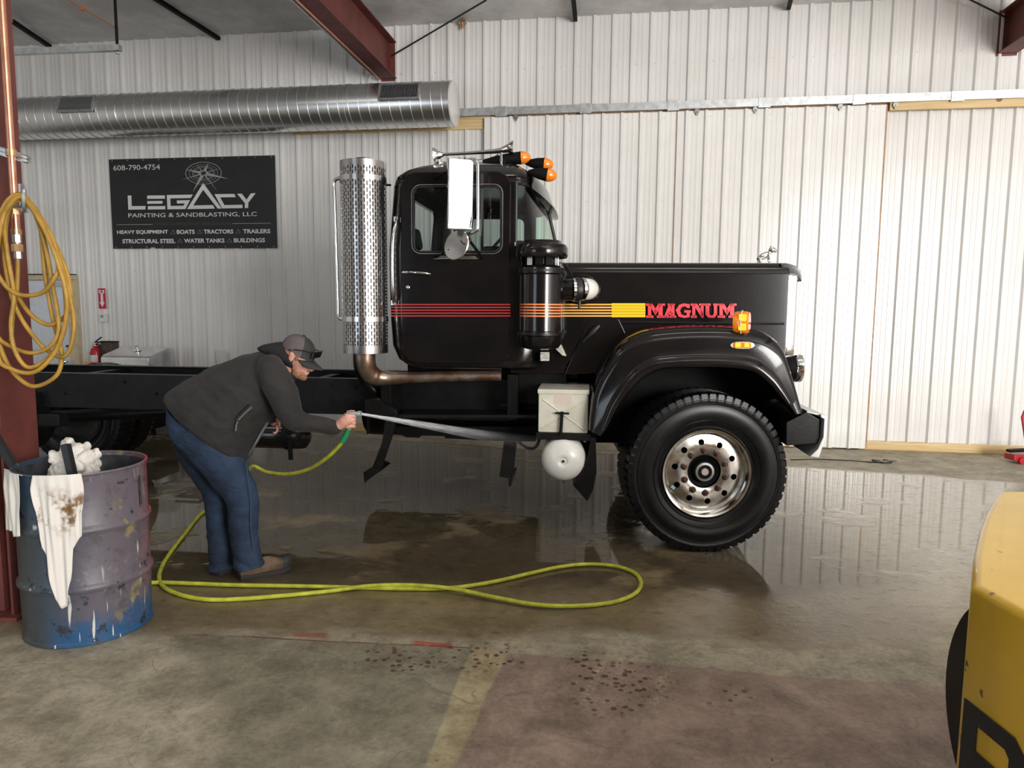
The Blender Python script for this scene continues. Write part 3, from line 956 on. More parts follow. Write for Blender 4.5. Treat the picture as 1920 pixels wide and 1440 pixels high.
def cab_ring(row, ins=0.0):
    py, rp, fp, si = row
    z = TZ_(py, CAB0 + (si if py < 340 else 0), 860); xr = TX_(rp, CAB0, py) + ins; xf = TX_(fp, CAB0 + .3, py) - ins; hw = CHW - si - ins
    xs = XS - max(0, .3 * (si - .06))
    pts = []
    rc = min(.13, hw * .5)
    for k in range(7):                      # rear near corner
        a = PI + PI / 2 * k / 6
        pts.append((xr + rc + rc * math.cos(a), -(hw - rc) + rc * math.sin(a)))
    nf = 28
    for k in range(nf + 1):                 # front sweep
        v = -1 + 2 * k / nf
        vv = math.copysign(abs(v) ** .8, v)
        pts.append((xs + (xf - xs) * (1 - abs(vv) ** 2.6) ** (1 / 2.0), hw * vv))
    for k in range(7):
        a = PI / 2 + PI / 2 * k / 6
        pts.append((xr + rc + rc * math.cos(a), (hw - rc) + rc * math.sin(a)))
    return [Vector((x, YC + y, z)) for x, y in pts]


def side_y(z):                              # near side of the cab at height z
    za, zb = TZ_(466, CAB0, 860), TZ_(345, CAB0, 860)
    t = max(0, min(1, (z - za) / (zb - za)))
    return CAB0 + .002 * t


cabo = obj_from(MB().rings([cab_ring(r) for r in CAB]).mesh('cab'), 'cab_shell', M['black'], None)
inner = MB().rings([cab_ring(r, .035) for r in CAB[2:11]])
boolean(cabo, inner)
# side windows through both sides
wx0, wx1, wz0, wz1 = TX_(776, CAB0, 400), TX_(939, CAB0, 400), TZ_(472, CAB0, 860), TZ_(350, CAB0, 860)
win = rrect(wx0, wx1, wz0, wz1, .055)
boolean(cabo, MB().prism([(x, -.3, z) for x, z in win], (0, 3.2, 0)))
# windshield
sx0 = TX_(968, CAB0, 400); sz0, sz1 = TZ_(453, CAB0, 980), TZ_(344, CAB0, 980)
boolean(cabo, MB().box2((sx0, YC - 2, sz0), (sx0 + 1.2, YC + 2, sz1)))
# rear window
boolean(cabo, MB().prism([(TX_(700, CAB0), YC + y, z) for y, z in rrect(-.55, .55, wz0 + .04, wz1, .06)], (.28, 0, 0)))
cabo.data.shade_smooth(); cabo.data.set_sharp_from_angle(angle=math.radians(38))
cabo.data.materials.clear(); cabo.data.materials.append(M['black'])
cabo.parent = tk; weighted(cabo)


def lerp_row(py):
    for a, b in zip(CAB, CAB[1:]):
        if a[0] >= py >= b[0]:
            t = (a[0] - py) / (a[0] - b[0]); return tuple(a[i] + (b[i] - a[i]) * t for i in range(4))


rings = []
for k in range(9):
    rr = cab_ring(lerp_row(454 - 111 * k / 8), .012)
    rings.append([p for p in rr[7:36] if p.x > sx0 - .004])
nmin = min(len(r) for r in rings)
rings = []
for k in range(9):
    row = lerp_row(454 - 111 * k / 8); py, rp, fp, si = row
    z = TZ_(py, CAB0, 860); xf = TX_(fp, CAB0 + .3, py) - .012; hw = CHW - si - .012; r_ = []
    for j in range(33):
        t = -1 + 2 * j / 32
        x = sx0 - .004 + 0.0; f0 = ((sx0 - .004 - XS) / (xf - XS))
        vmax = (1 - max(0, f0) ** 2.0) ** (1 / 2.6)
        vv = t * vmax
        r_.append(Vector((XS + (xf - XS) * (1 - abs(vv) ** 2.6) ** .5, YC + hw * vv, z)))
    rings.append(r_)
ws = tpart('windshield', MB().rings(rings, False, False, closed=False), M['windshield'], smooth=60)
tpart('windshield_seal', MB().tube([r[0] + Vector((.002, -.004, 0)) for r in rings], .010, 8).tube([p + Vector((.004, 0, .004)) for p in rings[0]], .010, 8)
      .tube([p + Vector((.004, 0, -.004)) for p in rings[-1]], .010, 8).tube([r[-1] for r in rings], .010, 8), M['rubber_trim'], ws)
tpart('centre_post', MB().tube([r[16] + Vector((.006, 0, 0)) for r in rings], .014, 8), M['rubber_trim'], ws)
# roof visor lip over the windshield
vis = []
jr = list(range(9, 34))
wv_ = []
ref = cab_ring(lerp_row(345))
for j in jr:
    v_ = abs((ref[j].y - YC) / CHW); wv_.append(max(0.0, 1 - v_ ** 3.0))
for k in range(7):
    row = []
    for w_, j in zip(wv_, jr):
        t_ = min(1, k / 5); py = 321 + (341 + 30 * w_ - 321) * t_
        p = cab_ring(lerp_row(py))[j]
        d = Vector((1.0, .6 * (p.y - YC) / CHW, 0)).normalized()
        off = .004 + (.055 * w_ + .006) * t_ ** .8
        if k == 6: off = -.004
        row.append(p + d * off)
    vis.append(row)
tpart('visor', MB().rings(vis, False, False, closed=False), M['black'], smooth=60)
# drip rail round the roof
dr = cab_ring(lerp_row(331))
tpart('drip_rail', MB().tube([p + Vector((-.004 if j < 8 else .0, -.006, 0)) for j, p in enumerate(dr[3:14])], .009, 8), M['black'])

# ---- door with its window
DX0, DX1, DZ0, DZ1 = TX_(753, CAB0, 500), TX_(957, CAB0, 500), TZ_(682, CAB0, 860), TZ_(322, CAB0, 860)
outer = rrect(DX0, DX1, DZ0, DZ1, .11); innr = rrect(wx0, wx1, wz0, wz1, .055)
dv = [];
N = len(outer)
for off, rr_ in ((.0, outer), (-.005, outer), (-.011, rrect(DX0 + .007, DX1 - .007, DZ0 + .007, DZ1 - .007, .103)), (-.011, innr), (.02, innr)):
    sh_ = .004 if (off == -.010 and rr_ is outer) else 0
    dv.append([(x, side_y(z) + off, z) for x, z in rr_])
dmb = MB().rings(dv, False, False)
door = weighted(tpart('door', dmb, M['black'], smooth=30))
tpart('window_seal', MB().tube([Vector((x, side_y(z) - .010, z)) for x, z in innr], .0065, 6, closed=True), M['rubber_trim'], door)
tpart('window_trim', MB().tube([Vector((x, side_y(z) - .011, z)) for x, z in rrect(wx0 - .014, wx1 + .014, wz0 - .014, wz1 + .014, .066)], .0035, 6, closed=True), M['steelgrey'], door)
tpart('window_pane', MB().prism([(x, side_y(z) + .006, z) for x, z in rrect(wx0 - .002, wx1 + .002, wz0 - .002, wz1 + .002, .055)], (0, .004, 0)), M['glass'], door)
xb = TX_(903, CAB0, 400)
tpart('vent_post', MB().box2((xb - .009, CAB0 + .02, wz0), (xb + .009, CAB0 + .045, wz1)), M['rubber_trim'], door)
h0 = T(760, 511, CAB0 - .02); h1 = T(804, 513, CAB0 - .03)
tpart('handle', MB().ell(h0, (.03, .018, .014)).tube(spline([h0, (h0 + h1) / 2 + Vector((0, -.02, .002)), h1], 5), [.010] * 10 + [.006], 10), M['chrome'], door)
tpart('lock', MB().lathe([(.014, 0), (.014, .008), (.009, .011)], T(765, 539, CAB0 - .008), (0, -1, 0), 16), M['chrome'], door)
# far door pane and rear pane
tpart('far_window_pane', MB().prism([(x, 2 * YC - side_y(z) - .012, z) for x, z in rrect(wx0 - .002, wx1 + .002, wz0 - .002, wz1 + .002, .055)], (0, .004, 0)), M['glass'])
# cab interior
seat = tpart('seat', MB().box2((-2.15, .50, 1.45), (-1.75, 1.0, 1.65)).box((-2.18, .75, 1.87), (.14, .46, .52), (0, -.18, 0)), M['interior'], bevel=.04)
tpart('headrest', MB().box((-2.22, .75, 2.22), (.09, .28, .17), (0, -.18, 0)), M['interior'], seat, bevel=.03)
seat2 = tpart('seat', MB().box2((-2.15, 1.45, 1.45), (-1.75, 1.95, 1.65)).box((-2.18, 1.70, 1.80), (.14, .46, .40), (0, -.18, 0)), M['interior'], bevel=.04)
tpart('dashboard', MB().box2((-1.62, .33, 1.75), (-1.15, 2.12, 2.13)), M['interior'], bevel=.04)
sw = Vector((-1.70, 1.66, 2.17))
tpart('steering_wheel', MB().tube([sw + Matrix.Rotation(-.9, 3, 'Y') @ Vector((.22 * math.cos(a), .22 * math.sin(a), 0)) for a in (2 * PI * k / 28 for k in range(28))], .014, 8, closed=True).cyl(sw, sw + Vector((.25, 0, -.3)), .025, n=10), M['interior'])
# ---- grab handle behind the door
ga, gb = T(743, 412, CAB0 - .06), T(739, 566, CAB0 - .06)
gp = [T(743, 411, CAB0), T(743, 416, CAB0 - .03), T(738, 438, CAB0 - .075), T(736, 470, CAB0 - .085), T(736, 520, CAB0 - .085), T(737, 548, CAB0 - .07), T(738, 563, CAB0 - .03), T(738, 568, CAB0)]
gh = tpart('grab_handle', MB().tube(spline(gp, 5), .0115, 10), M['stainless'])
for p_ in (gp[0], gp[-1]):
    tpart('foot', MB().box(p_ + Vector((0, -.008, 0)), (.032, .016, .04)), M['stainless'], gh, bevel=.003)

# ---- hood, cowl
HY = .45; HHW = YC - HY
hx0, hx1 = TX_(1060, HY, 493), TX_(1481, HY, 505)
hz1 = TZ_(493, HY, 1200); hz0 = TZ_(690, HY, 1200)
rings = []
for x, dz, ins in ((hx0 - .02, 0, 0), (hx0 + .4, 0.0, 0), (hx1 - .07, 0, 0), (hx1 - .006, 0, 0), (hx1, -.004, .004)):
    rr_ = []
    for y, z in rrect(-HHW + ins, HHW - ins, hz0, hz1 + dz, .085, 8):
        rr_.append(Vector((x, YC + y, z + .035 * (1 - (y / HHW) ** 2) * (1 if z > hz0 + .3 else 0))))
    rings.append(rr_)
hood = weighted(tpart('hood', MB().rings(rings), M['black'], smooth=35))
# raised crease under the stripe
a, b = T(1122, 604, HY), T(1470, 607, HY)
tpart('crease', MB().tube([a + Vector((0, .004, 0)), b + Vector((0, .004, 0))], .010, 8), M['black'], hood)
# cowl side panel between door and hood
pl_ = [(958, 470), (1062, 494), (1112, 580), (1056, 700), (958, 700)]
tpart('cowl_panel', MB().prism([T(x, y, HY - .012) for x, y in pl_], (0, .1, 0)), M['black'], bevel=.006)
lp = [(1114, 578), (1160, 598), (1180, 640), (1130, 700), (1058, 702)]
tpart('hood_skirt', MB().prism([T(x, y, HY - .016) for x, y in lp], (0, .08, 0)), M['black'], bevel=.006)
# filler behind: firewall and engine bay bulk
tpart('firewall', MB().box2((TX_(965, HY), HY + .06, .95), (hx0 + .02, 2 * YC - HY - .06, hz1 - .06)), M['dull'])
tpart('engine', MB().box2((hx0 + .1, .86, .82), (.45, 1.59, 1.5)).box2((hx0 - .5, .95, .65), (hx0 + .3, 1.5, 1.1)), M['dull'], bevel=.04)
# hood latch
la, lb = T(1124, 610, HY - .03), T(1092, 642, HY - .03)
tpart('hood_latch', MB().tube([la, (la * 2 + lb) / 3, (la + 2 * lb) / 3, lb], [.016, .030, .016, .008], 10), M['rubber_trim'])
# worn bracket and plate below the air cleaner
tpart('worn_bracket', MB().prism([T(x, y, .35) for x, y in ((1047, 642), (1053, 648), (1062, 668), (1055, 667), (1041, 654))], (0, .05, 0)), M['plate_worn'], bevel=.003)
tpart('data_plate', MB().prism([T(x, y, CAB0 - .01) for x, y in ((1013, 660), (1030, 660), (1030, 677), (1013, 677))], (0, .02, 0)), M['plate_worn'], bevel=.003)

# ---- grille shell, headlamp, ornament
sh0, sh1 = TX_(1480, HY, 560), TX_(1494, HY, 560)
gz0 = TZ_(668, HY, 1485); gz1 = TZ_(508, HY, 1485)
rings = []
oo = rrect(-HHW + .0, HHW - .0, gz0, gz1, .05); ii = rrect(-HHW + .10, HHW - .10, gz0 + .09, gz1 - .10, .03)
for x, rr_ in ((sh0 - .01, oo), (sh0 + .03, oo), (sh1, [(y * .985, z) for y, z in oo]), (sh1, ii), (sh0, ii)):
    rings.append([Vector((x, YC + y, z)) for y, z in rr_])
shell = tpart('grille_shell', MB().rings(rings, False, False), M['chrome'], smooth=30)
tpart('grille_screen', MB().box2((sh0 - .02, YC - HHW + .08, gz0 + .05), (sh0 + .01, YC + HHW - .08, gz1 - .05)), M['dull'], shell)
for k in range(14):
    y = YC - HHW + .14 + k * (2 * HHW - .28) / 13
    tpart('grille_bar', MB().box((sh0 + .018, y, (gz0 + gz1) / 2), (.012, .014, gz1 - gz0 - .18)), M['chrome'], shell)
cap_ = [(1462, 494), (1478, 494), (1492, 498), (1502, 508), (1504, 522), (1503, 528), (1496, 520), (1484, 512), (1470, 508)]
tpart('crown', MB().prism([T(x, y, HY + .02) for x, y in cap_], (0, 2 * HHW - .04, 0)), M['black'], shell, bevel=.004)
hl = T(1488, 690, .22)
head = tpart('headlamp', MB().lathe([(.02, -.10), (.075, -.06), (.088, 0), (.088, .035)], hl, (1, 0, 0), 28), M['dull'])
tpart('bezel', MB().lathe([(.090, .0), (.097, .01), (.097, .045), (.083, .055), (.083, .03)], hl, (1, 0, 0), 28), M['chrome'], head)
tpart('lens', MB().lathe([(.083, .035), (.06, .062), (.02, .072)], hl, (1, 0, 0), 24), M['clear'], head)
# small chrome animal ornament on the hood, a plain stylised beast
ob = T(1433, 493, YC); ob.z = hz1 + .032
og = MB().ell(ob + Vector((-.005, 0, .075)), (.065, .026, .028), rot=(0, -.45, 0)).ell(ob + Vector((.058, 0, .125)), (.030, .024, .024)).ell(ob + Vector((.085, 0, .116)), (.016, .016, .014))
for sx, sy in ((-.045, -.02), (-.045, .02), (.03, -.022), (.03, .022)): og.tube([ob + Vector((sx, sy, .09 if sx > 0 else .05)), ob + Vector((sx + .01, sy, .035)), ob + Vector((sx + .02, sy, .008))], [.013, .009, .010], 8)
og.box(ob + Vector((0, 0, .006)), (.16, .06, .012))
for sy in (-.016, .016): og.tube([ob + Vector((.05, sy, .140)), ob + Vector((.045, sy * 1.3, .162))], [.009, .003], 6)
remesh('hood_ornament', og, M['chrome'], hood, .005, 2, local=True)

# ---- front fender
FO = [(1102, 808), (1104, 775), (1108, 739), (1117, 712), (1128, 689), (1148, 656), (1164, 640), (1184, 628), (1219, 617), (1290, 611), (1360, 611), (1424, 617), (1454, 629), (1475, 651), (1488, 689), (1498, 724), (1506, 756), (1512, 776)]
FI = [(1128, 818), (1140, 800), (1151, 778), (1164, 757), (1184, 731), (1205, 711), (1229, 697), (1254, 691), (1300, 690), (1345, 690), (1396, 694), (1421, 703), (1445, 724), (1456, 737), (1467, 749), (1476, 760), (1483, 768), (1490, 777)]
fo = spline([T(x, y, -.02) for x, y in FO], 4); fi = spline([T(x, y, -.02) for x, y in FI], 4)
rings = []
for a, b in zip(fo, fi):
    d = (b - a); L = d.length; u = d / L

    def at(t, y): return Vector((a.x + d.x * t, y, a.z + d.z * t))
    ins = .075 / max(L, .08)
    rings.append([at(-.02, .50), at(.0, .30), at(.02, .14), at(.08, .045), at(.18, .012), at(.34, .0), at(.66, -.003), at(.72, -.012), at(.78, -.030), at(.88, -.036), at(.97, -.030), at(1.0, -.012), at(1.0, .06)])
fender = tpart('fender', MB().rings(rings, False, False, closed=False), M['black'], smooth=50)
tpart('fender_liner', MB().rings([[Vector((p.x, .03, p.z)), Vector((p.x, .78, p.z + .03))] for p in [a + (b - a) * .6 for a, b in zip(fo, fi)]], False, False, closed=False), M['dull'], fender)
inn = [T(x, y, .52) for x, y in ((1100, 690), (1180, 630), (1470, 640), (1500, 770), (1480, 810), (1120, 810))]
tpart('wheel_well', MB().prism([T(x, y, .62) for x, y in ((1110, 690), (1180, 625), (1465, 640), (1500, 770), (1485, 800), (1470, 830), (1110, 830))], (0, .06, 0)), M['dull'])
# far fender for completeness
rings2 = [[Vector((p.x, 2 * YC - p.y, p.z)) for p in r] for r in rings]
tpart('fender', MB().rings(rings2, False, False, closed=False), M['black'], smooth=50)
# turn signal on the fender and side marker
c_ = T(1391, 605, .06)
ts = tpart('turn_signal', MB().lathe([(.01, -.052), (.070, -.050), (.078, -.03), (.078, .03), (.070, .050), (.01, .052)], c_, (1, -.35, 0), 28), M['amber'])
dirv = Vector((1, -.35, 0)).normalized(); sdv = Vector((.35, 1, 0)).normalized()
tpart('trim_ring', MB().tube([c_ + (sdv * math.cos(a) + Vector((0, 0, 1)) * math.sin(a)) * .079 for a in (2 * PI * k / 32 for k in range(32))], .006, 8, closed=True), M['clear'], ts)
for dz in (.034, -.026):
    tpart('reflector', MB().box(c_ - sdv * .069 + dirv * .012 + Vector((0, 0, dz)), (.05, .02, .05), (0, 0, math.atan2(dirv.y, dirv.x))), M['amber_y'], ts, bevel=.006)
tpart('stem', MB().cyl(c_ + Vector((0, 0, -.07)), c_ + Vector((0, .01, -.12)), .012, n=10), M['dull'], ts)
rr_ = [T(x, y, -.012) for x, y in [(1369 + (u_ + 1) * 23.5, 647.5 - v_ * 6.8) for u_, v_ in ((-1, 0), (-.85, .6), (-.5, .95), (0, 1), (.5, .95), (.85, .6), (1, 0), (.85, -.6), (.5, -.95), (0, -1), (-.5, -.95), (-.85, -.6))]]
sm = tpart('side_marker', MB().prism(rr_, (0, .03, 0)), M['clear'], bevel=.003)
rr_ = [T(x, y, -.022) for x, y in [(1369 + (u_ * .70 + 1) * 23.5, 647.5 - v_ * 5.4) for u_, v_ in ((-1, -.6), (-1, .6), (-.85, 1), (.85, 1), (1, .6), (1, -.6), (.85, -1), (-.85, -1))]]
tpart('lens', MB().prism(rr_, (0, .015, 0)), M['amber'], sm, bevel=.003)
for x0_, x1_ in ((1379, 1389), (1396, 1405)):
    tpart('reflector', MB().prism([T(x, y, -.024) for x, y in ((x0_, 643), (x1_, 643), (x1_, 651), (x0_, 651))], (0, .006, 0)), M['amber_y'], sm)

# ---- bumper
bp = [(1472, 790), (1515, 773), (1548, 781), (1546, 800), (1530, 857), (1517, 856), (1536, 832), (1474, 836)]
bside = MB().prism([T(x, y, .02) for x, y in ((1474, 792), (1513, 772), (1538, 787), (1537, 832), (1474, 836))], (0, .9, 0))
bm_ = tpart('bumper', bside, M['frame'], bevel=.008)
fx = T(1540, 785, .0)
fb = T(1531, 857, .0)
prof = [Vector((fx.x - .01, 0, fx.z + .03)), Vector((fx.x + .035, 0, fx.z + .02)), Vector((fx.x + .03, 0, fx.z - .12)), Vector((fb.x + .01, 0, fb.z)), Vector((fb.x - .05, 0, fb.z + .005)), Vector((fb.x + .0, 0, fb.z + .06)), Vector((fx.x + .012, 0, fx.z - .12)), Vector((fx.x + .012, 0, fx.z)), Vector((fx.x - .01, 0, fx.z + .012))]
tpart('face_bar', MB().prism([p + Vector((0, -.02, 0)) for p in prof], (0, 2.49, 0)), M['bumper'], bm_, bevel=.004)
tpart('top_plate', MB().prism([T(1513, 770, .01), T(1549, 779, .01), T(1549, 779, .01) + Vector((0, 2.4, 0)), T(1513, 770, .01) + Vector((0, 2.4, 0))], (0, 0, -.012)), M['steelgrey'], bm_)

# ---- wheels
def make_tire(name, parent, c, ax, R_, Wd, rim_r, nlug=58, face=1):
    """ax: outward axis (unit); c: centre of the tyre."""
    c = Vector(c); ax = Vector(ax).normalized(); h = Wd / 2
    prof = [(rim_r - .005, h * .62), (rim_r + .012, h * .80), (rim_r + .05, h * .92), (rim_r + .11, h * 1.0), (rim_r + .155, h * .985), (R_ - .055, h * .93), (R_ - .05, h * .945), (R_ - .035, h * .92), (R_ - .014, h * .86), (R_ - .010, h * .5), (R_ - .010, -h * .5), (R_ - .014, -h * .86), (R_ - .055, -h * .93), (rim_r + .155, -h * .985), (rim_r + .05, -h * .92), (rim_r - .005, -h * .62)]
    t = tpart(name, MB().lathe(prof, c, ax, 96, closed=True), M['rubber'], parent, smooth=50)
    for rr_, hh in ((rim_r + .035, .895), (rim_r + .075, .968), (R_ - .075, .958)):
        tpart('sidewall_rib', MB().lathe([(rr_ - .004, h * hh), (rr_, h * hh + .004), (rr_ + .004, h * hh)], c, ax, 96, closed=True), M['rubber'], t)
    u = ax.orthogonal().normalized(); v = ax.cross(u)
    mb = MB()
    for k in range(nlug):
        a = 2 * PI * k / nlug; rad = u * math.cos(a) + v * math.sin(a); tg = ax.cross(rad)
        lw = 2 * PI * R_ / nlug * .66
        for sgn in (1, -1):
            pr = [(R_ - .055, h * .945), (R_ - .008, h * .90), (R_, h * .80), (R_, h * .45), (R_ - .03, h * .45), (R_ - .05, h * .8)]
            poly = [c + rad * r_ + ax * (sgn * hh) - tg * lw / 2 for r_, hh in pr]
            mb.prism(poly, tg * lw)
    tr_ = tpart('tread', mb, M['rubber'], t, smooth=0); tr_['kind'] = 'stuff'
    for hc in (.33, .11, -.11, -.33):
        tpart('tread_rib', MB().lathe([(R_ - .02, h * (hc - .08)), (R_, h * (hc - .075)), (R_, h * (hc + .075)), (R_ - .02, h * (hc + .08))], c, ax, 96, closed=True), M['rubber'], t, smooth=30)
    return t


steer = math.radians(8)
WR = .562
wc = T(1320, 890, .0); wc = Vector((wc.x, .20, WR - .006))
wax = Vector((math.sin(steer), -math.cos(steer), 0))
h = .205
make_tire('front_tire', tk, wc, wax, WR, .41, .300)
RIM = .312
prof = [(RIM - .012, .140), (RIM, .168), (RIM - .004, .178), (RIM - .018, .174), (RIM - .030, .150), (RIM - .034, .120), (.262, .106), (.235, .112), (.20, .118), (.135, .118), (.118, .110), (.118, .03), (.25, .03), (RIM - .02, .06)]
wheel = obj_from(MB().lathe(prof, wc, wax, 96, closed=True).mesh('wheel'), 'front_wheel', M['alu'], None, 35)
u = Vector((0, 0, 1)); v = wax.cross(u)
cut = MB()
ph_ = math.radians(8)
for k in range(10):
    a = 2 * PI * k / 10 + ph_; c_ = wc + (u * math.cos(a) + v * math.sin(a)) * .212
    cut.cyl(c_ + wax * -.02, c_ + wax * .2, .0215, n=16)
boolean(wheel, cut)
wheel.data.shade_smooth(); wheel.data.set_sharp_from_angle(angle=math.radians(35)); wheel.parent = tk
tpart('brake_drum', MB().lathe([(.01, -.05), (.26, -.05), (.26, .02), (.12, .025), (.01, .025)], wc, wax, 48), M['dull'], wheel)
hub = tpart('hub', MB().lathe([(.112, .02), (.112, .09), (.085, .075), (.078, .10), (.072, .115), (.06, .118), (.01, .118)], wc, wax, 40), M['dull'])
tpart('hub_ring', MB().lathe([(.066, .112), (.066, .128), (.050, .130), (.050, .116)], wc, wax, 32, closed=True), M['steelgrey'], hub)
tpart('hub_centre', MB().lathe([(.026, .115), (.026, .130), (.022, .134), (.005, .134)], wc, wax, 24), M['hubcap'], hub)
for k in range(10):
    a = 2 * PI * k / 10 + ph_ + math.radians(18 + 14); c_ = wc + (u * math.cos(a) + v * math.sin(a)) * .150
    nt = tpart('lug_nut', MB().lathe([(.024, 0), (.024, .006), (.019, .008)], c_ + wax * .117, wax, 18).cyl(c_ + wax * .12, c_ + wax * .145, .0165, n=6).cyl(c_ + wax * .14, c_ + wax * .158, .009, n=8), M['nut'], wheel)
st = wc + (u * math.cos(2.3) + v * math.sin(2.3)) * .245
tpart('sticker', MB().box(wc + (u * math.cos(2.05) + v * math.sin(2.05)) * .243 + wax * .1115, (.03, .002, .022), (0, .6, steer)), mat('blue_sticker', (.35, .55, .65), .5), wheel)
# far front wheel
make_tire('front_tire', tk, Vector((wc.x, 2 * YC - .20, WR - .006)), -wax, WR, .41, .300)
tpart('front_axle', MB().tube([wc + Vector((0, .2, 0)), wc + Vector((0, .5, -.08)), wc + Vector((0, 1.6, -.08)), wc + Vector((0, 1.85, 0))], .06, 10), M['dull'])
tpart('leaf_spring', MB().tube(spline([(-.75, .80, .80), (-.3, .80, .66), (.0, .80, .62), (.3, .80, .68), (.62, .80, .86)], 6), .04, 8), M['dull'])
# rear axle: far-side dual tyres, hub and brake parts
ra = T(181, 784, 2.2); ra = Vector((ra.x, 2.05, .52))
make_tire('rear_tire', tk, Vector((ra.x, 1.98, .522)), (0, -1, 0), .522, .28, .30, 52)
make_tire('rear_tire', tk, Vector((ra.x, 2.32, .522)), (0, -1, 0), .522, .28, .30, 52)
tpart('rear_rim', MB().lathe([(.30, -.10), (.30, .08), (.26, .05), (.20, .02), (.10, .03), (.01, .03)], (ra.x, 1.95, .522), (0, -1, 0), 40), M['frame'])
ax_ = tpart('rear_axle', MB().cyl((ra.x, .45, .56), (ra.x, 2.0, .56), .075, n=20).ell((ra.x, 1.22, .56), (.26, .22, .26)), M['frame'])
tpart('brake_drum', MB().lathe([(.01, 0), (.20, 0), (.21, .12), (.10, .14), (.09, .22), (.01, .22)], (ra.x, .85, .56), (0, -1, 0), 32), M['frame'], ax_)
tpart('brake_chamber', MB().lathe([(.02, 0), (.09, .01), (.095, .07), (.08, .12), (.02, .14)], (ra.x + .30, .95, .78), (.2, -1, 0), 24), M['frame'], ax_)
tpart('air_line', MB().tube(spline([(ra.x + .3, .82, .78), (ra.x + .1, .75, .70), (ra.x - .2, .72, .74), (ra.x - .6, .74, .66)], 6), .012, 6), M['rubber_trim'], ax_)
tpart('suspension_beam', MB().box2((ra.x - 1.3, .72, .62), (ra.x + .75, .86, .74)).box2((ra.x - .75, .70, .62), (ra.x - .45, .88, .95)).box2((ra.x + .35, .70, .66), (ra.x + .55, .88, .92)), M['frame'], bevel=.02)
tpart('axle_stand', MB().box2((ra.x - .16, .50, 0), (ra.x + .16, .82, .02)).lathe([(.12, .02), (.05, .30), (.045, .48)], (ra.x, .66, 0), n=10).box2((ra.x - .07, .60, .46), (ra.x + .07, .72, .49)), M['frame'])

# ---- chassis
RZ1, RZ0 = 1.085, .785
def channel(y, outward, x0, x1, z0=RZ0, z1=RZ1):
    f_ = .085 * outward
    m_ = MB().box2((x0, y - .005, z0), (x1, y + .005, z1))
    m_.box2((x0, y, z0), (x1, y - f_, z0 + .010)); m_.box2((x0, y, z1 - .010), (x1, y - f_, z1))
    return m_


tpart('frame_rail', channel(.795, -1, -7.9, .62), M['frame'], bevel=.003)
tpart('frame_rail', channel(1.655, 1, -7.9, .62), M['frame'], bevel=.003)
for x in (-6.9, -5.35, -4.3, -3.15, -2.0, .45):
    tpart('cross_member', MB().box2((x - .04, .80, RZ0 + .04), (x + .04, 1.65, RZ1 - .03)), M['frame'], bevel=.004)
for px, py in ((621, 722), (622, 752), (664, 727), (664, 754), (540, 730), (232, 716), (292, 738), (120, 738)):
    tpart('bolt', MB().lathe([(.014, 0), (.012, .012)], T(px, py, .785), (0, -1, 0), 6), M['frame'])
# stiffener plate where the rail meets the cab mount
tpart('rail_plate', MB().box2((TX_(678, .78), .772, RZ0 - .02), (TX_(960, .78), .785, RZ1 + .02)), M['frame'], bevel=.003)
tpart('cab_sill', MB().box2((TX_(745, .3), .58, TZ_(716, .3)), (TX_(1060, .3), 2.1, TZ_(692, .3))), M['dull'], bevel=.01)
tpart('cab_mount', MB().box2((TX_(715, .5), .45, RZ0), (TX_(735, .5), .78, TZ_(716, .5))), M['dull'], bevel=.008)
tpart('cab_mount', MB().box2((TX_(955, .5), .40, RZ0 + .05), (TX_(975, .5), .80, TZ_(700, .5))), M['dull'], bevel=.008)
# transmission / tank bulk below the cab
tx0, tx1 = TX_(690, 2.0, 790), TX_(1015, 2.0, 800)
ft = tpart('fuel_tank', MB().lathe([(.01, 0), (.22, .0), (.275, .02), (.295, .06), (.295, tx1 - tx0 - .06), (.275, tx1 - tx0 - .02), (.01, tx1 - tx0)], (tx0, 2.0, .70), (1, 0, 0), 40), M['frame'])
for k in (.25, .75):
    x = tx0 + (tx1 - tx0) * k
    tpart('tank_strap', MB().lathe([(.297, 0), (.303, .005), (.303, .055), (.297, .06)], (x, 2.0, .70), (1, 0, 0), 40), M['dull'], ft)
tpart('transmission', MB().tube([(-2.7, YC, .86), (-2.1, YC, .86), (-1.9, YC, .85), (-1.2, YC, .85)], [.12, .17, .24, .27], 20), M['dull'])
tpart('drive_shaft', MB().cyl((-5.9, YC, .62), (-2.7, YC, .84), .06, n=14), M['frame'])
# step hangers
def plate(pts, y, dy, m_, nm, bv=.003, parent=None): return tpart(nm, MB().prism([T(a, b, y) for a, b in pts], (0, dy, 0)), m_, parent, bevel=bv)


s1 = plate(((722, 790), (745, 775), (738, 806), (712, 884), (698, 876), (716, 830)), .30, .05, M['frame'], 'step_hanger')
plate(((696, 877), (713, 884), (700, 893), (683, 906), (681, 886)), .28, .30, M['frame'], 'step_foot', parent=s1)
s2 = plate(((945, 826), (969, 826), (962, 893), (955, 897), (936, 894)), .30, .05, M['frame'], 'step_hanger')
plate(((953, 896), (962, 892), (957, 913), (953, 911)), .28, .30, M['frame'], 'step_foot', parent=s2)
plate(((684, 750), (706, 748), (740, 768), (748, 792), (706, 778), (684, 776)), .40, .06, M['frame'], 'step_bracket')
plate(((688, 776), (692, 776), (691, 814), (687, 814)), .60, .05, M['frame'], 'hanger_strip')
plate(((938, 757), (960, 754), (964, 776), (957, 776), (953, 762), (938, 761)), .50, .08, M['frame'], 'step_bracket')
tpart('lower_rail', MB().prism([T(x, y, .62) for x, y in ((715, 800), (1005, 800), (1005, 828), (930, 827), (835, 822), (833, 818), (790, 816), (786, 821), (760, 820), (750, 814))], (0, .05, 0)), M['dull'], bevel=.003)
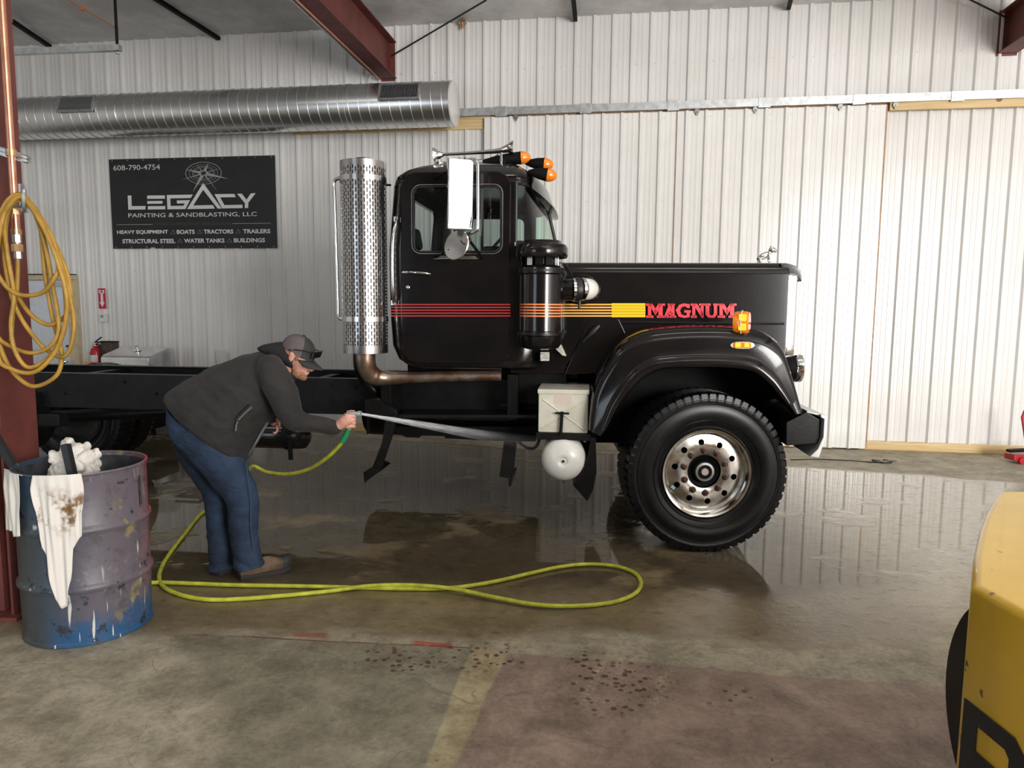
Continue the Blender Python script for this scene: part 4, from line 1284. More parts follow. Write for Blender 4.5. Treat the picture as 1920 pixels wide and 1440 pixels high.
tpart('running_board', MB().prism([T(x, y, .36) for x, y in ((745, 778), (1005, 778), (1005, 784), (745, 784))], (0, .3, 0)), M['frame'], bevel=.004)
# black air tank behind the person
aa, ab = T(455, 814, .78), T(578, 812, .78)
at_ = tpart('air_reservoir', MB().lathe([(.01, 0), (.07, .005), (.108, .035), (.115, .08), (.115, ab.x - aa.x - .08), (.108, ab.x - aa.x - .035), (.07, ab.x - aa.x - .005), (.01, ab.x - aa.x)], (aa.x, .80, aa.z), (1, 0, 0), 32), M['black'])
tpart('strap', MB().lathe([(.117, 0), (.124, .0), (.124, .045), (.117, .045)], (TX_(538, .8, 812), .80, aa.z), (1, 0, 0), 32, closed=True).bar((TX_(543, .7, 812), .69, aa.z + .10), (TX_(544, .7, 812), .70, aa.z - .19), .012, .035, (1, 0, 0)), M['dull'], at_)

# ---- battery box, white air tank, mud flap
by0 = .12
bz1, bz0 = TZ_(736, by0, 1056), TZ_(812, by0, 1056); bx0, bx1 = TX_(1009, by0, 780), TX_(1103, by0, 780)
bb = tpart('battery_box', MB().box2((bx0, by0, bz0), (bx1, by0 + .42, bz1)), M['cream'], bevel=.012)
tpart('lid', MB().box2((bx0 - .006, by0 - .008, bz1 - .012), (bx1 + .006, by0 + .43, bz1 + .022)), M['cream'], bb, bevel=.006)
for a, b in (((bx0 + .03, bz1 - .05), (bx1 - .03, bz0 + .03)), ((bx1 - .03, bz1 - .05), (bx0 + .03, bz0 + .03))):
    tpart('pressed_rib', MB().tube([(a[0], by0, a[1]), (b[0], by0, b[1])], .007, 8), M['cream'], bb)
tpart('label', MB().box2(T(1040, 741, by0 - .002), T(1071, 757, by0 + .002)), mat('faded_label', (.62, .50, .44), .7), bb)
cx_ = T(1054, 775, by0 - .03)
tpart('hold_down', MB().bar(cx_ + Vector((-.05, 0, 0)), cx_ + Vector((.05, 0, 0)), .012, .012).cyl(cx_ + Vector((0, 0, .012)), T(1051, 816, by0 - .03), .012, n=8), M['dull'], bb)
tpart('tray', MB().box2((bx0 - .01, by0 - .01, bz0 - .05), (bx1 + .02, by0 + .45, bz0)), M['frame'], bb, bevel=.004)
ac_ = T(1056, 865, .06)
wt = tpart('air_tank', MB().lathe([(.004, .002), (.022, -.004), (.030, .006), (.06, .004), (.11, -.012), (.145, -.045), (.160, -.085), (.162, -.55), (.14, -.60), (.01, -.63)], ac_, (0, -1, 0), 56), M['white'], smooth=60)
tpart('drain_plug', MB().lathe([(.012, 0), (.010, .010), (.004, .010)], ac_ + Vector((0, .002, 0)), (0, -1, 0), 10), M['nut'], wt)
tpart('fitting', MB().cyl(ac_ + Vector((.0, .10, -.155)), ac_ + Vector((.0, .10, -.180)), .008, n=8), M['nut'], wt)
tpart('tank_bracket', MB().box2((ac_.x - .12, .2, ac_.z + .12), (ac_.x + .12, .5, bz0 - .03)), M['dull'], wt)
tpart('air_line', MB().tube(spline([T(972, 828, .4), T(990, 840, .35), T(1004, 838, .3), T(1012, 822, .25)], 6), .012, 8), M['rubber_trim'], wt)
fl_pts = [(1108, 820), (1117, 822), (1118, 850), (1119, 885), (1112, 920), (1101, 941), (1092, 930), (1074, 910), (1085, 895), (1096, 876), (1104, 850)]
tpart('mud_flap', MB().rings([[T(x, y, .10 + .0 * k) + Vector((0, .0, 0)) for x, y in fl_pts], [T(x, y, .10) + Vector((-.02, .42, .02)) for x, y in fl_pts]]), M['rubber'], bevel=.003)

# ---- air cleaner
ay = .21
az = lambda py: TZ_(py, ay, 1015)
axc = TX_(1015, ay, 560)
r0 = (TX_(1057, ay, 560) - TX_(973, ay, 560)) / 2
body = [(.01, az(655)), (r0 * .55, az(655)), (r0 * .80, az(652)), (r0 * .90, az(646)), (r0 * .93, az(630)), (r0 * 1.0, az(628)), (r0 * 1.0, az(622)), (r0 * .95, az(620)), (r0 * .95, az(516)), (r0 * 1.0, az(513)), (r0 * 1.0, az(503)), (r0 * .93, az(500)), (r0 * .55, az(496)), (r0 * .55, az(478)), (.01, az(478))]
acl = tpart('air_cleaner', MB().lathe(body, (axc, ay, 0), (0, 0, 1), 56), M['black'], smooth=35)
r1 = (TX_(1064, ay, 465) - TX_(966, ay, 465)) / 2
tpart('rain_cap', MB().lathe([(r1 * .60, az(478)), (r1 * .95, az(484)), (r1, az(480)), (r1, az(467)), (r1 * .93, az(460)), (r1 * .78, az(456)), (r1 * .72, az(452)), (.01, az(451))], (axc, ay, 0), (0, 0, 1), 56), M['black'], acl, smooth=35)
for k in range(10):
    a = 2 * PI * k / 10 + .2
    tpart('vane', MB().box((axc + r0 * .72 * math.cos(a), ay + r0 * .72 * math.sin(a), (az(478) + az(500)) / 2), (.006, .05, az(476) - az(502)), (0, 0, a)), M['stainless' if k % 3 == 0 else 'dull'], acl)
for py in (509, 626):
    tpart('clamp_band', MB().lathe([(r0 * 1.005, az(py + 2)), (r0 * 1.03, az(py + 2)), (r0 * 1.03, az(py - 3)), (r0 * 1.005, az(py - 3))], (axc, ay, 0), (0, 0, 1), 56, closed=True), M['frame'], acl)
tpart('mount_strap', MB().box2((axc - .05, ay + .1, az(600)), (axc + .05, HY, az(596))).box2((axc - .05, ay + .1, az(530)), (axc + .05, HY, az(526))), M['dull'], acl)
# intake pipe into the hood
ya = .30
pa, pb_, pc_ = T(1050, 543, ya), T(1074, 543, ya), T(1120, 541, ya + .14)
ip = tpart('intake_pipe', MB().cyl(pa, pb_, .078, n=32), M['black'])
tpart('clamp', MB().cyl(T(1073, 543, ya), T(1078, 543, ya + .004), .084, n=32), M['chrome'], ip)
tpart('rubber_sleeve', MB().tube([T(1077, 543, ya), T(1083, 543, ya + .006), T(1089, 543, ya + .012)], [.083, .089, .083], 32), M['rubber_trim'], ip)
tpart('clamp', MB().cyl(T(1089, 542, ya + .012), T(1094, 542, ya + .02), .083, n=32), M['chrome'], ip)
tpart('white_elbow', MB().tube(spline([T(1091, 542, ya + .01), T(1096, 542, ya + .03), T(1101, 542, ya + .07), T(1104, 542, ya + .18)], 5), .078, 32), M['white'], ip, smooth=60)
tpart('clamp_screw', MB().cyl(T(1087, 563, ya - .03), T(1086, 578, ya - .03), .010, n=8), M['rubber_trim'], ip)
ov = [T(1088 + 36 * math.cos(a) , 543 + 27 * math.sin(a), HY - .015) for a in (2 * PI * k / 36 for k in range(36))]
tpart('intake_hole_shade', MB().prism(ov, (0, .012, 0)), M['dull'])  # thin black plate stands in for the shade of an open hole
tpart('opening_rim', MB().tube(ov, .007, 8, closed=True), M['black'])

# ---- exhaust stack
my = .30
mcx = (TX_(681, my, 400) + TX_(686, my, 600)) / 2 + .0
mz1, mz0 = TZ_(305, my, 683), TZ_(661, my, 683)
MR = (TX_(728, my, 560) - TX_(646, my, 560)) / 2
ncol, nrow = 52, 27
angs = []
for k in range(ncol): angs += [2 * PI * (k + .0) / ncol, 2 * PI * (k + .55) / ncol]
zs = []
zz0, zz1 = mz0 + .06, mz1 - .045
nz = nrow * 4
zl = [mz0, mz0 + .03] + [zz0 + (zz1 - zz0) * i / nz for i in range(nz + 1)] + [mz1]
mb = MB(); na = len(angs)
for z in zl:
    for a in angs: mb.v.append(Vector((mcx + MR * math.cos(a), my + MR * math.sin(a), z)))
for i in range(len(zl) - 1):
    for j in range(na):
        slot = False
        if 2 <= i < 2 + nz and j % 2 == 1:
            col = j // 2; ii_ = (i - 2 + (2 if col % 2 else 0)) % 4
            slot = ii_ != 3
        if not slot:
            k = (j + 1) % na
            mb.f.append((i * na + j, i * na + k, (i + 1) * na + k, (i + 1) * na + j))
mf = tpart('heat_shield', mb, mat('shield_steel', (.50, .49, .48), .27, 1.0, .15, 9, .12, 22, .004), smooth=60)
tpart('muffler', MB().cyl((mcx, my, mz0 + .02), (mcx, my, mz1 - .02), MR - .022, n=40), mat('muffler_dark', (.16, .15, .14), .45, .7))
tpart('outlet', MB().lathe([(.070, 0), (.070, .075), (.060, .075), (.060, .02)], (mcx + .0, my, mz1 - .05), n=28), M['dull'])
for py in (338, 598):
    z = TZ_(py, my, 683)
    cb = tpart('clamp_band', MB().lathe([(MR + .001, -.018), (MR + .005, -.018), (MR + .005, .018), (MR + .001, .018)], (mcx, my, z), n=56, closed=True), M['stainless'])
    a = math.radians(-75)
    tpart('bolt', MB().lathe([(.011, 0), (.009, .008)], (mcx + (MR + .004) * math.cos(a), my + (MR + .004) * math.sin(a), z), (math.cos(a), math.sin(a), 0), 8), M['nut'], cb)
gp = [T(650, 335, my - .10), T(641, 334, my - .06), T(631, 336, my - .04), T(626, 344, my - .03), T(627, 370, my - .03), T(630, 460, my - .03), T(633, 560, my - .03), T(634, 588, my - .03), T(637, 596, my - .04), T(645, 600, my - .06), T(655, 600, my - .11)]
tpart('stack_handle', MB().tube(spline(gp, 5), .013, 12), M['stainless'])
ex = [T(686, 655, my), T(686, 676, my), T(689, 692, my + .02), T(698, 703, my + .05), T(714, 708, my + .08), T(745, 709, my + .10), T(830, 706, my + .12), T(940, 704, my + .15)]
tpart('exhaust_pipe', MB().tube(spline(ex, 6), [.070] * 13 + [.068] * 8 + [.058] * 8 + [.045] * 20, 28)if False else MB().tube(spline(ex, 6), [.072 - .030 * min(1, max(0, (i - 20) / 12)) for i in range(len(spline(ex, 6)))], 28), M['exhaust'], smooth=60)
tpart('rear_stack_arm', MB().tube(spline([T(670, 660, my + .25), T(672, 690, my + .25), T(684, 715, my + .28), T(705, 735, my + .30), T(720, 760, my + .40)], 6), .035, 12), M['frame'])

# ---- mirrors
mc = T(862, 365, .02)
rotm = math.radians(24)
mir = tpart('mirror', MB().box(mc, (.178, .055, .47), (math.radians(4), 0, rotm)), M['chrome'], bevel=.010)
tube = [T(866, 303, .06), T(878, 300, .03), T(889, 299, .0), T(895, 306, -.01), T(896, 320, -.01), T(896, 420, -.01), T(893, 432, .0), T(884, 437, .03), T(872, 440, .08)]
tpart('mirror_arm', MB().tube(spline(tube, 5), .0105, 10), M['stainless'], mir)
tpart('stay', MB().cyl(T(872, 440, .06), T(905, 484, CAB0 - .01), .011, n=8).cyl(T(814, 335, CAB0), T(845, 318, .03), .006, n=8).cyl(T(814, 485, CAB0), T(842, 468, .05), .006, n=8).cyl(T(893, 335, CAB0), T(868, 305, .03), .007, n=8).cyl(T(895, 365, .0), T(884, 428, .02), .005, n=8), M['dull'], mir)
for py in (335, 483):
    pp = [T(x, y, CAB0 + (.02 if py < 400 else -.008)) for x, y in ((813, py + 3), (820, py - 3), (890, py - 3), (897, py + 3))]
    bk = tpart('bracket', MB().prism(pp, (0, -.012, 0)), M['stainless'], mir, bevel=.002)
tpart('clamp', MB().box(T(866, 301, .05), (.06, .03, .02)).cyl(T(862, 303, .04), T(862, 296, .04), .006, n=6).cyl(T(872, 302, .04), T(872, 295, .04), .006, n=6), M['nut'], mir)
cv = T(857, 460, .04)
tpart('convex_mirror', MB().lathe([(.005, -.028), (.05, -.022), (.098, -.004), (.108, .006), (.103, .012), (.05, .016), (.005, .018)], cv, (-.48, -.85, .22), 36), M['stainless'], mir)
tpart('convex_arm', MB().tube(spline([T(868, 437, .06), T(864, 450, .02), T(872, 458, -.01), T(882, 450, .02), T(876, 438, .05)], 5), .006, 8), M['nut'], mir)

# ---- roof: horns, marker lamps
hy = .62
tr = [T(822, 292, hy), T(832, 289.5, hy), T(900, 286, hy), T(938, 283, hy)]
rr = [.012, .0115, .0135, .018]
hn = tpart('air_horn', MB().tube([T(825, 290, hy), T(832, 289.5, hy), T(880, 287, hy), T(925, 284, hy), T(940, 282, hy), T(950, 279, hy), T(957, 277.5, hy), T(961, 277, hy), T(963, 277, hy)], [.014, .011, .012, .017, .021, .029, .038, .050, .056], 28), M['chrome'], smooth=60)
tpart('diaphragm', MB().tube([T(814, 292, hy), T(817, 291.5, hy), T(822, 291, hy), T(827, 290, hy), T(832, 289.5, hy)], [.060, .056, .036, .020, .016], 28), M['chrome'], hn)
tpart('mount', MB().cyl(T(822, 293, hy), T(822, 308, hy), .012, n=10).cyl(T(822, 305, hy), T(822, 309, hy), .035, n=14).cyl(T(940, 285, hy), T(940, 306, hy), .012, n=10), M['chrome'], hn)
h2 = [p + Vector((-.05, .28, -.01)) for p in (T(825, 290, hy), T(880, 287, hy), T(925, 284, hy), T(940, 282, hy))]
hn2 = tpart('air_horn', MB().tube(h2, [.014, .012, .02, .05], 24), M['chrome'], smooth=60)
for p_ in (h2[0], h2[2]): tpart('mount', MB().cyl(p_, p_ - Vector((0, 0, .07)), .012, n=10), M['chrome'], hn2)


hz_roof = TZ_(304, CAB0 + .4, 860)


def marker(p0, p1, y, m_=None):
    a, b, c_ = T(*p0, y), T(*p1, y), None
    d = (b - a); n_ = 8
    r1_ = .048
    ln = d.length
    o = tpart('marker_lamp', MB().tube([a, a + d * .25, a + d * .6, a + d * .9, b], [.012, .028, .042, .047, .048], 24), M['dull'], smooth=60)
    dn = d.normalized()
    fc = a + d * .55; zr = hz_roof
    if fc.z - zr > .01: tpart('foot', MB().tube([fc, Vector((fc.x - .01, fc.y, zr - .01))], [.036, .050], 16), M['dull'], o)
    tpart('lens', MB().tube([b - dn * .002, b + dn * .02, b + dn * .045, b + dn * .062, b + dn * .070], [.049, .046, .036, .022, .006], 20), M['amber'], o, smooth=25)


marker((905, 303), (978, 296), .66)
marker((984, 305), (1021, 308), .72)
marker((990, 322), (1027, 328), .45)
tpart('antenna_base', MB().cyl(T(723, 347, .4), T(733, 347, .4), .008, n=8), M['dull'])

# ---- stripes and lettering
def stripe(px0, px1, k, y, m_, th=.30, nm='stripe', gap=5.35):
    """k-th of five stripes; th = half height in pixels"""
    pa = 571.0 + k * gap
    q_ = [T(px0, pa - th, y), T(px1, pa - th, y), T(px1, pa + th, y), T(px0, pa + th, y)]
    return tpart(nm, MB().prism(q_, (0, .003, 0)), m_, smooth=0)


for k in range(5):
    stripe(733, 957, k, CAB0 - .0125, M['red_s'], 1.15)
    stripe(958, 1012, k, HY - .018, M['orange_s'], 1.3)
    stripe(1030, 1147, k, HY - .019, M['gold_s'], 1.45)
    stripe(1147, 1210, k, HY - .019, M['yellow_s'], 2.45)
    za, zb = az(571 + k * 5.35 + 1.3), az(571 + k * 5.35 - 1.3)
    arc = []
    for z in (za, zb):
        arc.append([(axc + (r0 * .95 + .0018) * math.cos(a), ay + (r0 * .95 + .0018) * math.sin(a), z) for a in (math.radians(180 + 180 * i / 40) for i in range(41))])
    tpart('stripe', MB().rings(arc, False, False, closed=False), M['orange_s'])
LT, LB = 140, 268


def mg(polys, nm):
    mb = MB()
    for pz_ in polys:
        if len(pz_) == 4 and not isinstance(pz_[0], tuple):
            x0_, y0_, x1_, y1_ = pz_; pz_ = ((x0_, y0_), (x1_, y0_), (x1_, y1_), (x0_, y1_))
        mb.prism([T(1160 + x / 4.8, 540 + y / 4.8, HY - .019) for x, y in pz_], (0, .003, 0))
    return tpart(nm, mb, M['letter_red'], smooth=0)


def letterM(x):
    return [(x, 140, x + 55, 160), (x, 248, x + 68, 268), (x + 17, 150, x + 47, 262), ((x + 25, 140), (x + 57, 140), (x + 98, 205), (x + 85, 248)), ((x + 85, 248), (x + 72, 205), (x + 112, 140), (x + 145, 140)), (x + 112, 150, x + 150, 262), (x + 110, 140, x + 172, 160), (x + 98, 248, x + 170, 268)]


mg(letterM(246), 'letter_m')
mg([((405, 268), (455, 140), (492, 140), (440, 268)), ((468, 140), (500, 140), (505, 268), (470, 268)), (436, 222, 490, 240), (400, 248, 452, 268), (458, 248, 518, 268), (440, 140, 505, 158)], 'letter_a')
mg([((512, 200), (545, 150), (585, 138), (640, 145), (640, 180), (620, 180), (600, 165), (570, 170), (552, 203), (566, 240), (600, 248), (612, 240), (612, 222), (590, 222), (590, 200), (650, 200), (650, 222), (640, 222), (640, 262), (590, 270), (540, 258))], 'letter_g')
mg([(648, 140, 700, 160), (650, 248, 705, 268), (662, 150, 690, 262), ((668, 140), (705, 140), (765, 232), (765, 268), (745, 268)), (738, 150, 765, 262), (722, 140, 782, 160)], 'letter_n')
mg([(768, 140, 828, 160), (850, 140, 908, 160), ((782, 150), (816, 150), (816, 228), (826, 246), (846, 246), (856, 228), (856, 150), (886, 150), (886, 236), (864, 268), (806, 268), (782, 240))], 'letter_u')
mg(letterM(890), 'letter_m')

# ================================================================== sign on the wall
SG0, SG1, SZ0, SZ1 = -5.655, -3.21, 2.455, 3.67
sg = thing('company_sign', 'black company sign with white lettering screwed to the ribbed wall', 'sign', wall_pt((SG0 + SG1) / 2, -.040, SZ0), WYAW)
SW_, SH_ = SG1 - SG0, SZ1 - SZ0
notch = [(0, 0)]
outl = [(-SW_ / 2, 0), (-SW_ * .27, 0), (-SW_ * .262, .018), (-SW_ * .24, .02), (-SW_ * .232, 0), (SW_ / 2, 0), (SW_ / 2, SH_), (-SW_ / 2, SH_)]
part('panel', MB().prism([(x, 0, z) for x, z in outl], (0, .006, 0)), M['signblack'], sg, local=True)


def suv(x, y):            # enlarged-crop pixel -> sign plane
    xl = 25 + (y - 103) * 55 / 942; xr = 1780 + (y - 80) * 38 / 972
    u_ = (x - xl) / (xr - xl)
    yt = 103 - 23 * u_; yb = 1045 + 7 * u_
    v_ = (y - yt) / (yb - yt)
    return -SW_ / 2 + SW_ * u_, SH_ * (1 - v_)


def sp3(x, y, d=.002): a, b = suv(x, y); return Vector((a, -d, b))


def stext(body, x0, x1, y0, y1, m_, bold=0.0, nm='lettering'):
    a = suv(x0, y1); b = suv(x1, y0)
    mb = text_mb(body, a[0], b[0], a[1], b[1], lambda x, z, d: Vector((x, -d, z)), bold)
    o = part(nm, mb, m_, sg, local=True, smooth=0); o['kind'] = 'stuff'; return o


stext('608-790-4754', 78, 580, 160, 220, M['signwhite'])
stext('PAINTING & SANDBLASTING, LLC', 245, 1603, 668, 722, M['signwhite'], .004)
stext('OWNED & OPERATED BY: JESSE JOHNSON', 530, 1330, 772, 810, M['signdim'])
stext('HEAVY EQUIPMENT', 122, 675, 850, 895, M['signwhite'], .03)
stext('BOATS', 770, 958, 850, 895, M['signwhite'], .03)
stext('TRACTORS', 1055, 1363, 850, 895, M['signwhite'], .03)
stext('TRAILERS', 1465, 1745, 850, 895, M['signwhite'], .03)
stext('STRUCTURAL STEEL', 183, 752, 945, 990, M['signwhite'], .03)
stext('WATER TANKS', 848, 1272, 945, 990, M['signwhite'], .03)
stext('BUILDINGS', 1372, 1692, 945, 990, M['signwhite'], .03)


def spoly(nm, polys, m_):
    for pg in polys:
        part(nm, MB().prism([sp3(x, y) for x, y in pg], (0, .0015, 0)), m_, sg, local=True, smooth=0)


def sr_(x0, y0, x1, y1): return ((x0, y0), (x1, y0), (x1, y1), (x0, y1))


spoly('letter', [((235, 483), (275, 483), (280, 595), (430, 595), (428, 632), (243, 632))], M['signwhite'])
spoly('letter_bar', [sr_(447, 485, 637, 520), sr_(449, 543, 612, 572), sr_(455, 597, 643, 632)], M['signwhite'])
spoly('letter', [((658, 482), (935, 480), (912, 516), (695, 518), (700, 597), (835, 596), (852, 572), (768, 572), (765, 540), (905, 538), (858, 632), (666, 632)),
                 ((1043, 360), (1043, 430), (940, 594), (1148, 592), (1168, 630), (875, 632)), ((1043, 360), (1240, 630), (1198, 630), (1043, 430)),
                 ((1163, 478), (1370, 478), (1385, 512), (1222, 512), (1268, 594), (1455, 592), (1457, 627), (1245, 628)),
                 ((1398, 476), (1447, 476), (1497, 540), (1540, 474), (1590, 472), (1515, 572), (1515, 627), (1480, 627), (1480, 575))], M['signwhite'])
for x, y in ((728, 872), (1011, 872), (1414, 872), (802, 968), (1325, 968)):
    part('triangle', MB().tube([sp3(x, y - 20), sp3(x + 25, y + 18), sp3(x - 25, y + 18)], .004, 4, closed=True), M['signgrey'], sg, local=True, smooth=0)
spoly('rule', [sr_(118, 787, 508, 792), sr_(1350, 787, 1750, 792)], M['signgrey'])
for rx_, ry_, w_ in ((187, 115, .0045), (150, 92, .002), (115, 72, .0035), (95, 58, .002), (45, 27, .006), (30, 18, .003)):
    part('compass_ring', MB().tube([sp3(1045 + rx_ * math.cos(a), 258 + ry_ * math.sin(a)) for a in (2 * PI * k / 56 for k in range(56))], w_, 4, closed=True), M['signgrey'], sg, local=True, smooth=0)
for ex_, ey_, wd_ in ((1095, 155, 16), (968, 160, 5), (848, 215, 14), (815, 325, 7), (935, 450, 18), (1195, 450, 6), (1310, 320, 16), (1220, 210, 5)):
    d = Vector((ex_ - 1045, ey_ - 258)).normalized(); n_ = Vector((-d.y, d.x)) * wd_; b = Vector((1045, 258)) + d * 30
    spoly('compass_point', [((b.x + n_.x, b.y + n_.y), (ex_, ey_), (b.x - n_.x, b.y - n_.y))], M['signgrey'])
for k in range(11):
    for z in (SH_ - .02, .02):
        part('screw', MB().lathe([(.008, 0), (.005, .005)], (-SW_ / 2 + .05 + k * (SW_ - .1) / 10, 0, z), (0, -1, 0), 8), M['galv'], sg, local=True)

# ================================================================== things along the left wall
fs = thing('extinguisher_sign', 'narrow red sign with white down arrow above the wall thermostat', 'sign', wall_pt(-5.87, -.036, 1.62), WYAW)
part('plate', MB().box2((-.055, -.004, 0), (.055, 0, .285)), M['signred'], fs, local=True)
part('arrow', MB().prism([(x, -.006, z) for x, z in ((-.018, .23), (-.018, .09), (-.04, .09), (0, .02), (.04, .09), (.018, .09), (.018, .23))], (0, .002, 0)), M['paper'], fs, local=True)
part('panel', MB().prism([(x, -.006, z) for x, z in ((-.04, .265), (-.04, .215), (.04, .215), (.04, .265), (0, .25))], (0, .002, 0)), M['paper'], fs, local=True)
part('mark', MB().box2((-.018, -.008, .228), (.018, -.006, .245)), M['signdim'], fs, local=True)
th = thing('thermostat', 'small white thermostat on the wall under the red arrow sign', 'thermostat', wall_pt(-5.86, -.036, 1.43), WYAW)
part('case', MB().box2((-.06, -.03, 0), (.06, .01, .12)), M['plastic_w'], th, local=True, bevel=.008)
part('display', MB().box2((-.03, -.032, .062), (.018, -.028, .10)), M['signgrey'], th, local=True)
fe = thing('fire_extinguisher', 'red fire extinguisher with black handle beside the stainless grill', 'extinguisher', wall_pt(-5.93, -.14, .60), WYAW)
part('cylinder', MB().lathe([(.07, .0), (.075, .01), (.075, .40), (.06, .45), (.03, .48), (.02, .50)], (0, 0, .0), n=28), M['extred'], fe, local=True)
part('label', MB().rings([[(.0765 * math.cos(a), .0765 * math.sin(a), z) for a in (math.radians(215 + 10 * k) for k in range(12))] for z in (.27, .37)], False, False, closed=False), M['paper'], fe, local=True)
part('valve', MB().cyl((0, 0, .49), (0, 0, .54), .018, n=12).box((.01, 0, .53), (.06, .02, .02)), M['stainless'], fe, local=True)
part('handle', MB().tube([(-.01, 0, .54), (.04, 0, .58), (.10, 0, .62)], .009, 8).tube([(0, 0, .545), (.06, 0, .55), (.10, 0, .56)], .008, 8), M['dull'], fe, local=True)
part('hose', MB().tube(spline([(.01, -.01, .52), (.09, -.03, .50), (.10, -.03, .35), (.09, -.02, .15)], 6), .011, 8), M['rubber_trim'], fe, local=True)
part('bracket', MB().box2((-.02, .075, .1), (.02, .115, .5)), M['dull'], fe, local=True)
bx_ = thing('wall_box', 'brown metal box on the wall right of the fire extinguisher', 'box', wall_pt(-5.78, -.02, .90), WYAW)
part('case', MB().box2((-.09, -.10, 0), (.13, .02, .25)), mat('brown_metal', (.10, .075, .06), .5, .3, .3, 12), bx_, local=True, bevel=.006)
part('lid', MB().box2((-.10, -.11, .25), (.14, .02, .262)), M['dull'], bx_, local=True)
# stainless grill
gl_ = thing('gas_grill', 'stainless gas grill with closed lid behind the truck frame', 'grill', wall_pt(-4.88, -.66, 0), WYAW)
lid = [(-.28, .83), (-.28, .99), (-.25, 1.03), (.12, 1.12), (.26, 1.10), (.28, 1.05), (.28, .83)]
lo = part('lid', MB().prism([(-.34, y, z) for y, z in lid], (.68, 0, 0)), M['stainless'], gl_, local=True, bevel=.012)
part('lid_handle', MB().tube(spline([(-.27, -.285, .90), (-.26, -.33, .90), (.0, -.335, .90), (.26, -.33, .90), (.27, -.285, .90)], 5), .011, 10), M['chrome'], lo, local=True)
part('thermometer', MB().lathe([(.05, 0), (.05, .01), (.02, .016), (.018, .05), (.026, .06), (.01, .068)], (.02, -.05, 1.085), (0, -.22, 1), 20), M['chrome'], lo, local=True)
part('body', MB().box2((-.36, -.28, .58), (.36, .28, .83)), M['stainless'], gl_, local=True, bevel=.01)
part('side_shelf', MB().box2((.36, -.26, .80), (.95, .26, .84)), M['stainless'], gl_, local=True, bevel=.008)
part('shelf_cover', MB().box2((.62, -.28, .835), (.98, .28, .86)), M['dull'], gl_, local=True, bevel=.006)
part('side_shelf', MB().box2((-.80, -.26, .80), (-.36, .26, .84)), M['stainless'], gl_, local=True, bevel=.008)
part('cabinet', MB().box2((-.34, -.26, .08), (.34, .26, .58)), M['dull'], gl_, local=True, bevel=.008)
for x in (-.32, .32):
    for y in (-.22, .22):
        part('caster', MB().lathe([(.035, -.015), (.035, .015)], (x, y, .036), (0, 1, 0), 14).box((x, y, .06), (.03, .03, .05)), M['dull'], gl_, local=True)
for k in range(4): part('knob', MB().lathe([(.025, 0), (.02, .03)], (-.24 + k * .16, -.28, .70), (0, -1, 0), 14), M['dull'], gl_, local=True)
oc = thing('orange_cup', 'small orange cup standing on the grill side shelf', 'cup', wall_pt(-5.52, -.80, .842), WYAW)
part('cup', MB().lathe([(.028, 0), (.036, .09), (.034, .09), (.026, .004)], (0, 0, 0), n=20), mat('orange_plastic', (.85, .33, .12), .5), oc, local=True)
pan = thing('paper_plate', 'upright white board against the wall beside the grill', 'board', wall_pt(-4.05, -.08, .84), WYAW)
part('board', MB().box((0, 0, .12), (.16, .015, .24), (.15, 0, 0)), M['plastic_w'], pan, local=True, bevel=.003)
bpt = wall_pt(-4.42, -.10, 0)
part('stand', MB().box2((-.06, -.01, -.84), (.06, .02, .0)), M['galv'], pan, local=True)
# objects on the floor behind the truck
tb = wall_pt(-3.75, -.55, 0)
bk = thing('bucket', 'tan plastic bucket on the floor behind the chassis', 'bucket', tb)
part('bucket_body', MB().lathe([(.125, 0), (.13, .01), (.15, .37), (.157, .37), (.157, .385), (.145, .385), (.12, .02), (.01, .02)], (0, 0, 0), n=32), mat('tan_plastic', (.45, .37, .22), .5, 0, .15, 10), bk, local=True)
part('bail', MB().tube(spline([(-.155, 0, .35), (-.12, -.06, .28), (0, -.165, .24), (.12, -.06, .28), (.155, 0, .35)], 5), .004, 6), M['galv'], bk, local=True)
bk2 = thing('paint_pail', 'white paint pail standing beside the tan bucket', 'pail', wall_pt(-3.33, -.5, 0))
part('pail_body', MB().lathe([(.125, 0), (.13, .01), (.15, .37), (.157, .37), (.157, .385), (.01, .39)], (0, 0, 0), n=32), M['plastic_w'], bk2, local=True)
part('label', MB().lathe([(.140, .10), (.148, .28)], (0, 0, 0), n=32), M['paper'], bk2, local=True)
tbx = thing('tan_crate', 'open tan crate of hardware against the wall behind the rear tire', 'crate', wall_pt(-4.36, -.20, 0), WYAW)
part('crate_body', MB().box2((-.14, -.12, 0), (.14, -.11, .30)).box2((-.14, .11, 0), (.14, .12, .30)).box2((-.14, -.12, 0), (-.13, .12, .30)).box2((.13, -.12, 0), (.14, .12, .30)).box2((-.14, -.12, 0), (.14, .12, .01)), mat('cardboard', (.40, .33, .22), .8), tbx, local=True)
part('metal_lid', MB().box((0, 0, .31), (.30, .26, .02), (.05, 0, 0)), M['galv'], tbx, local=True)

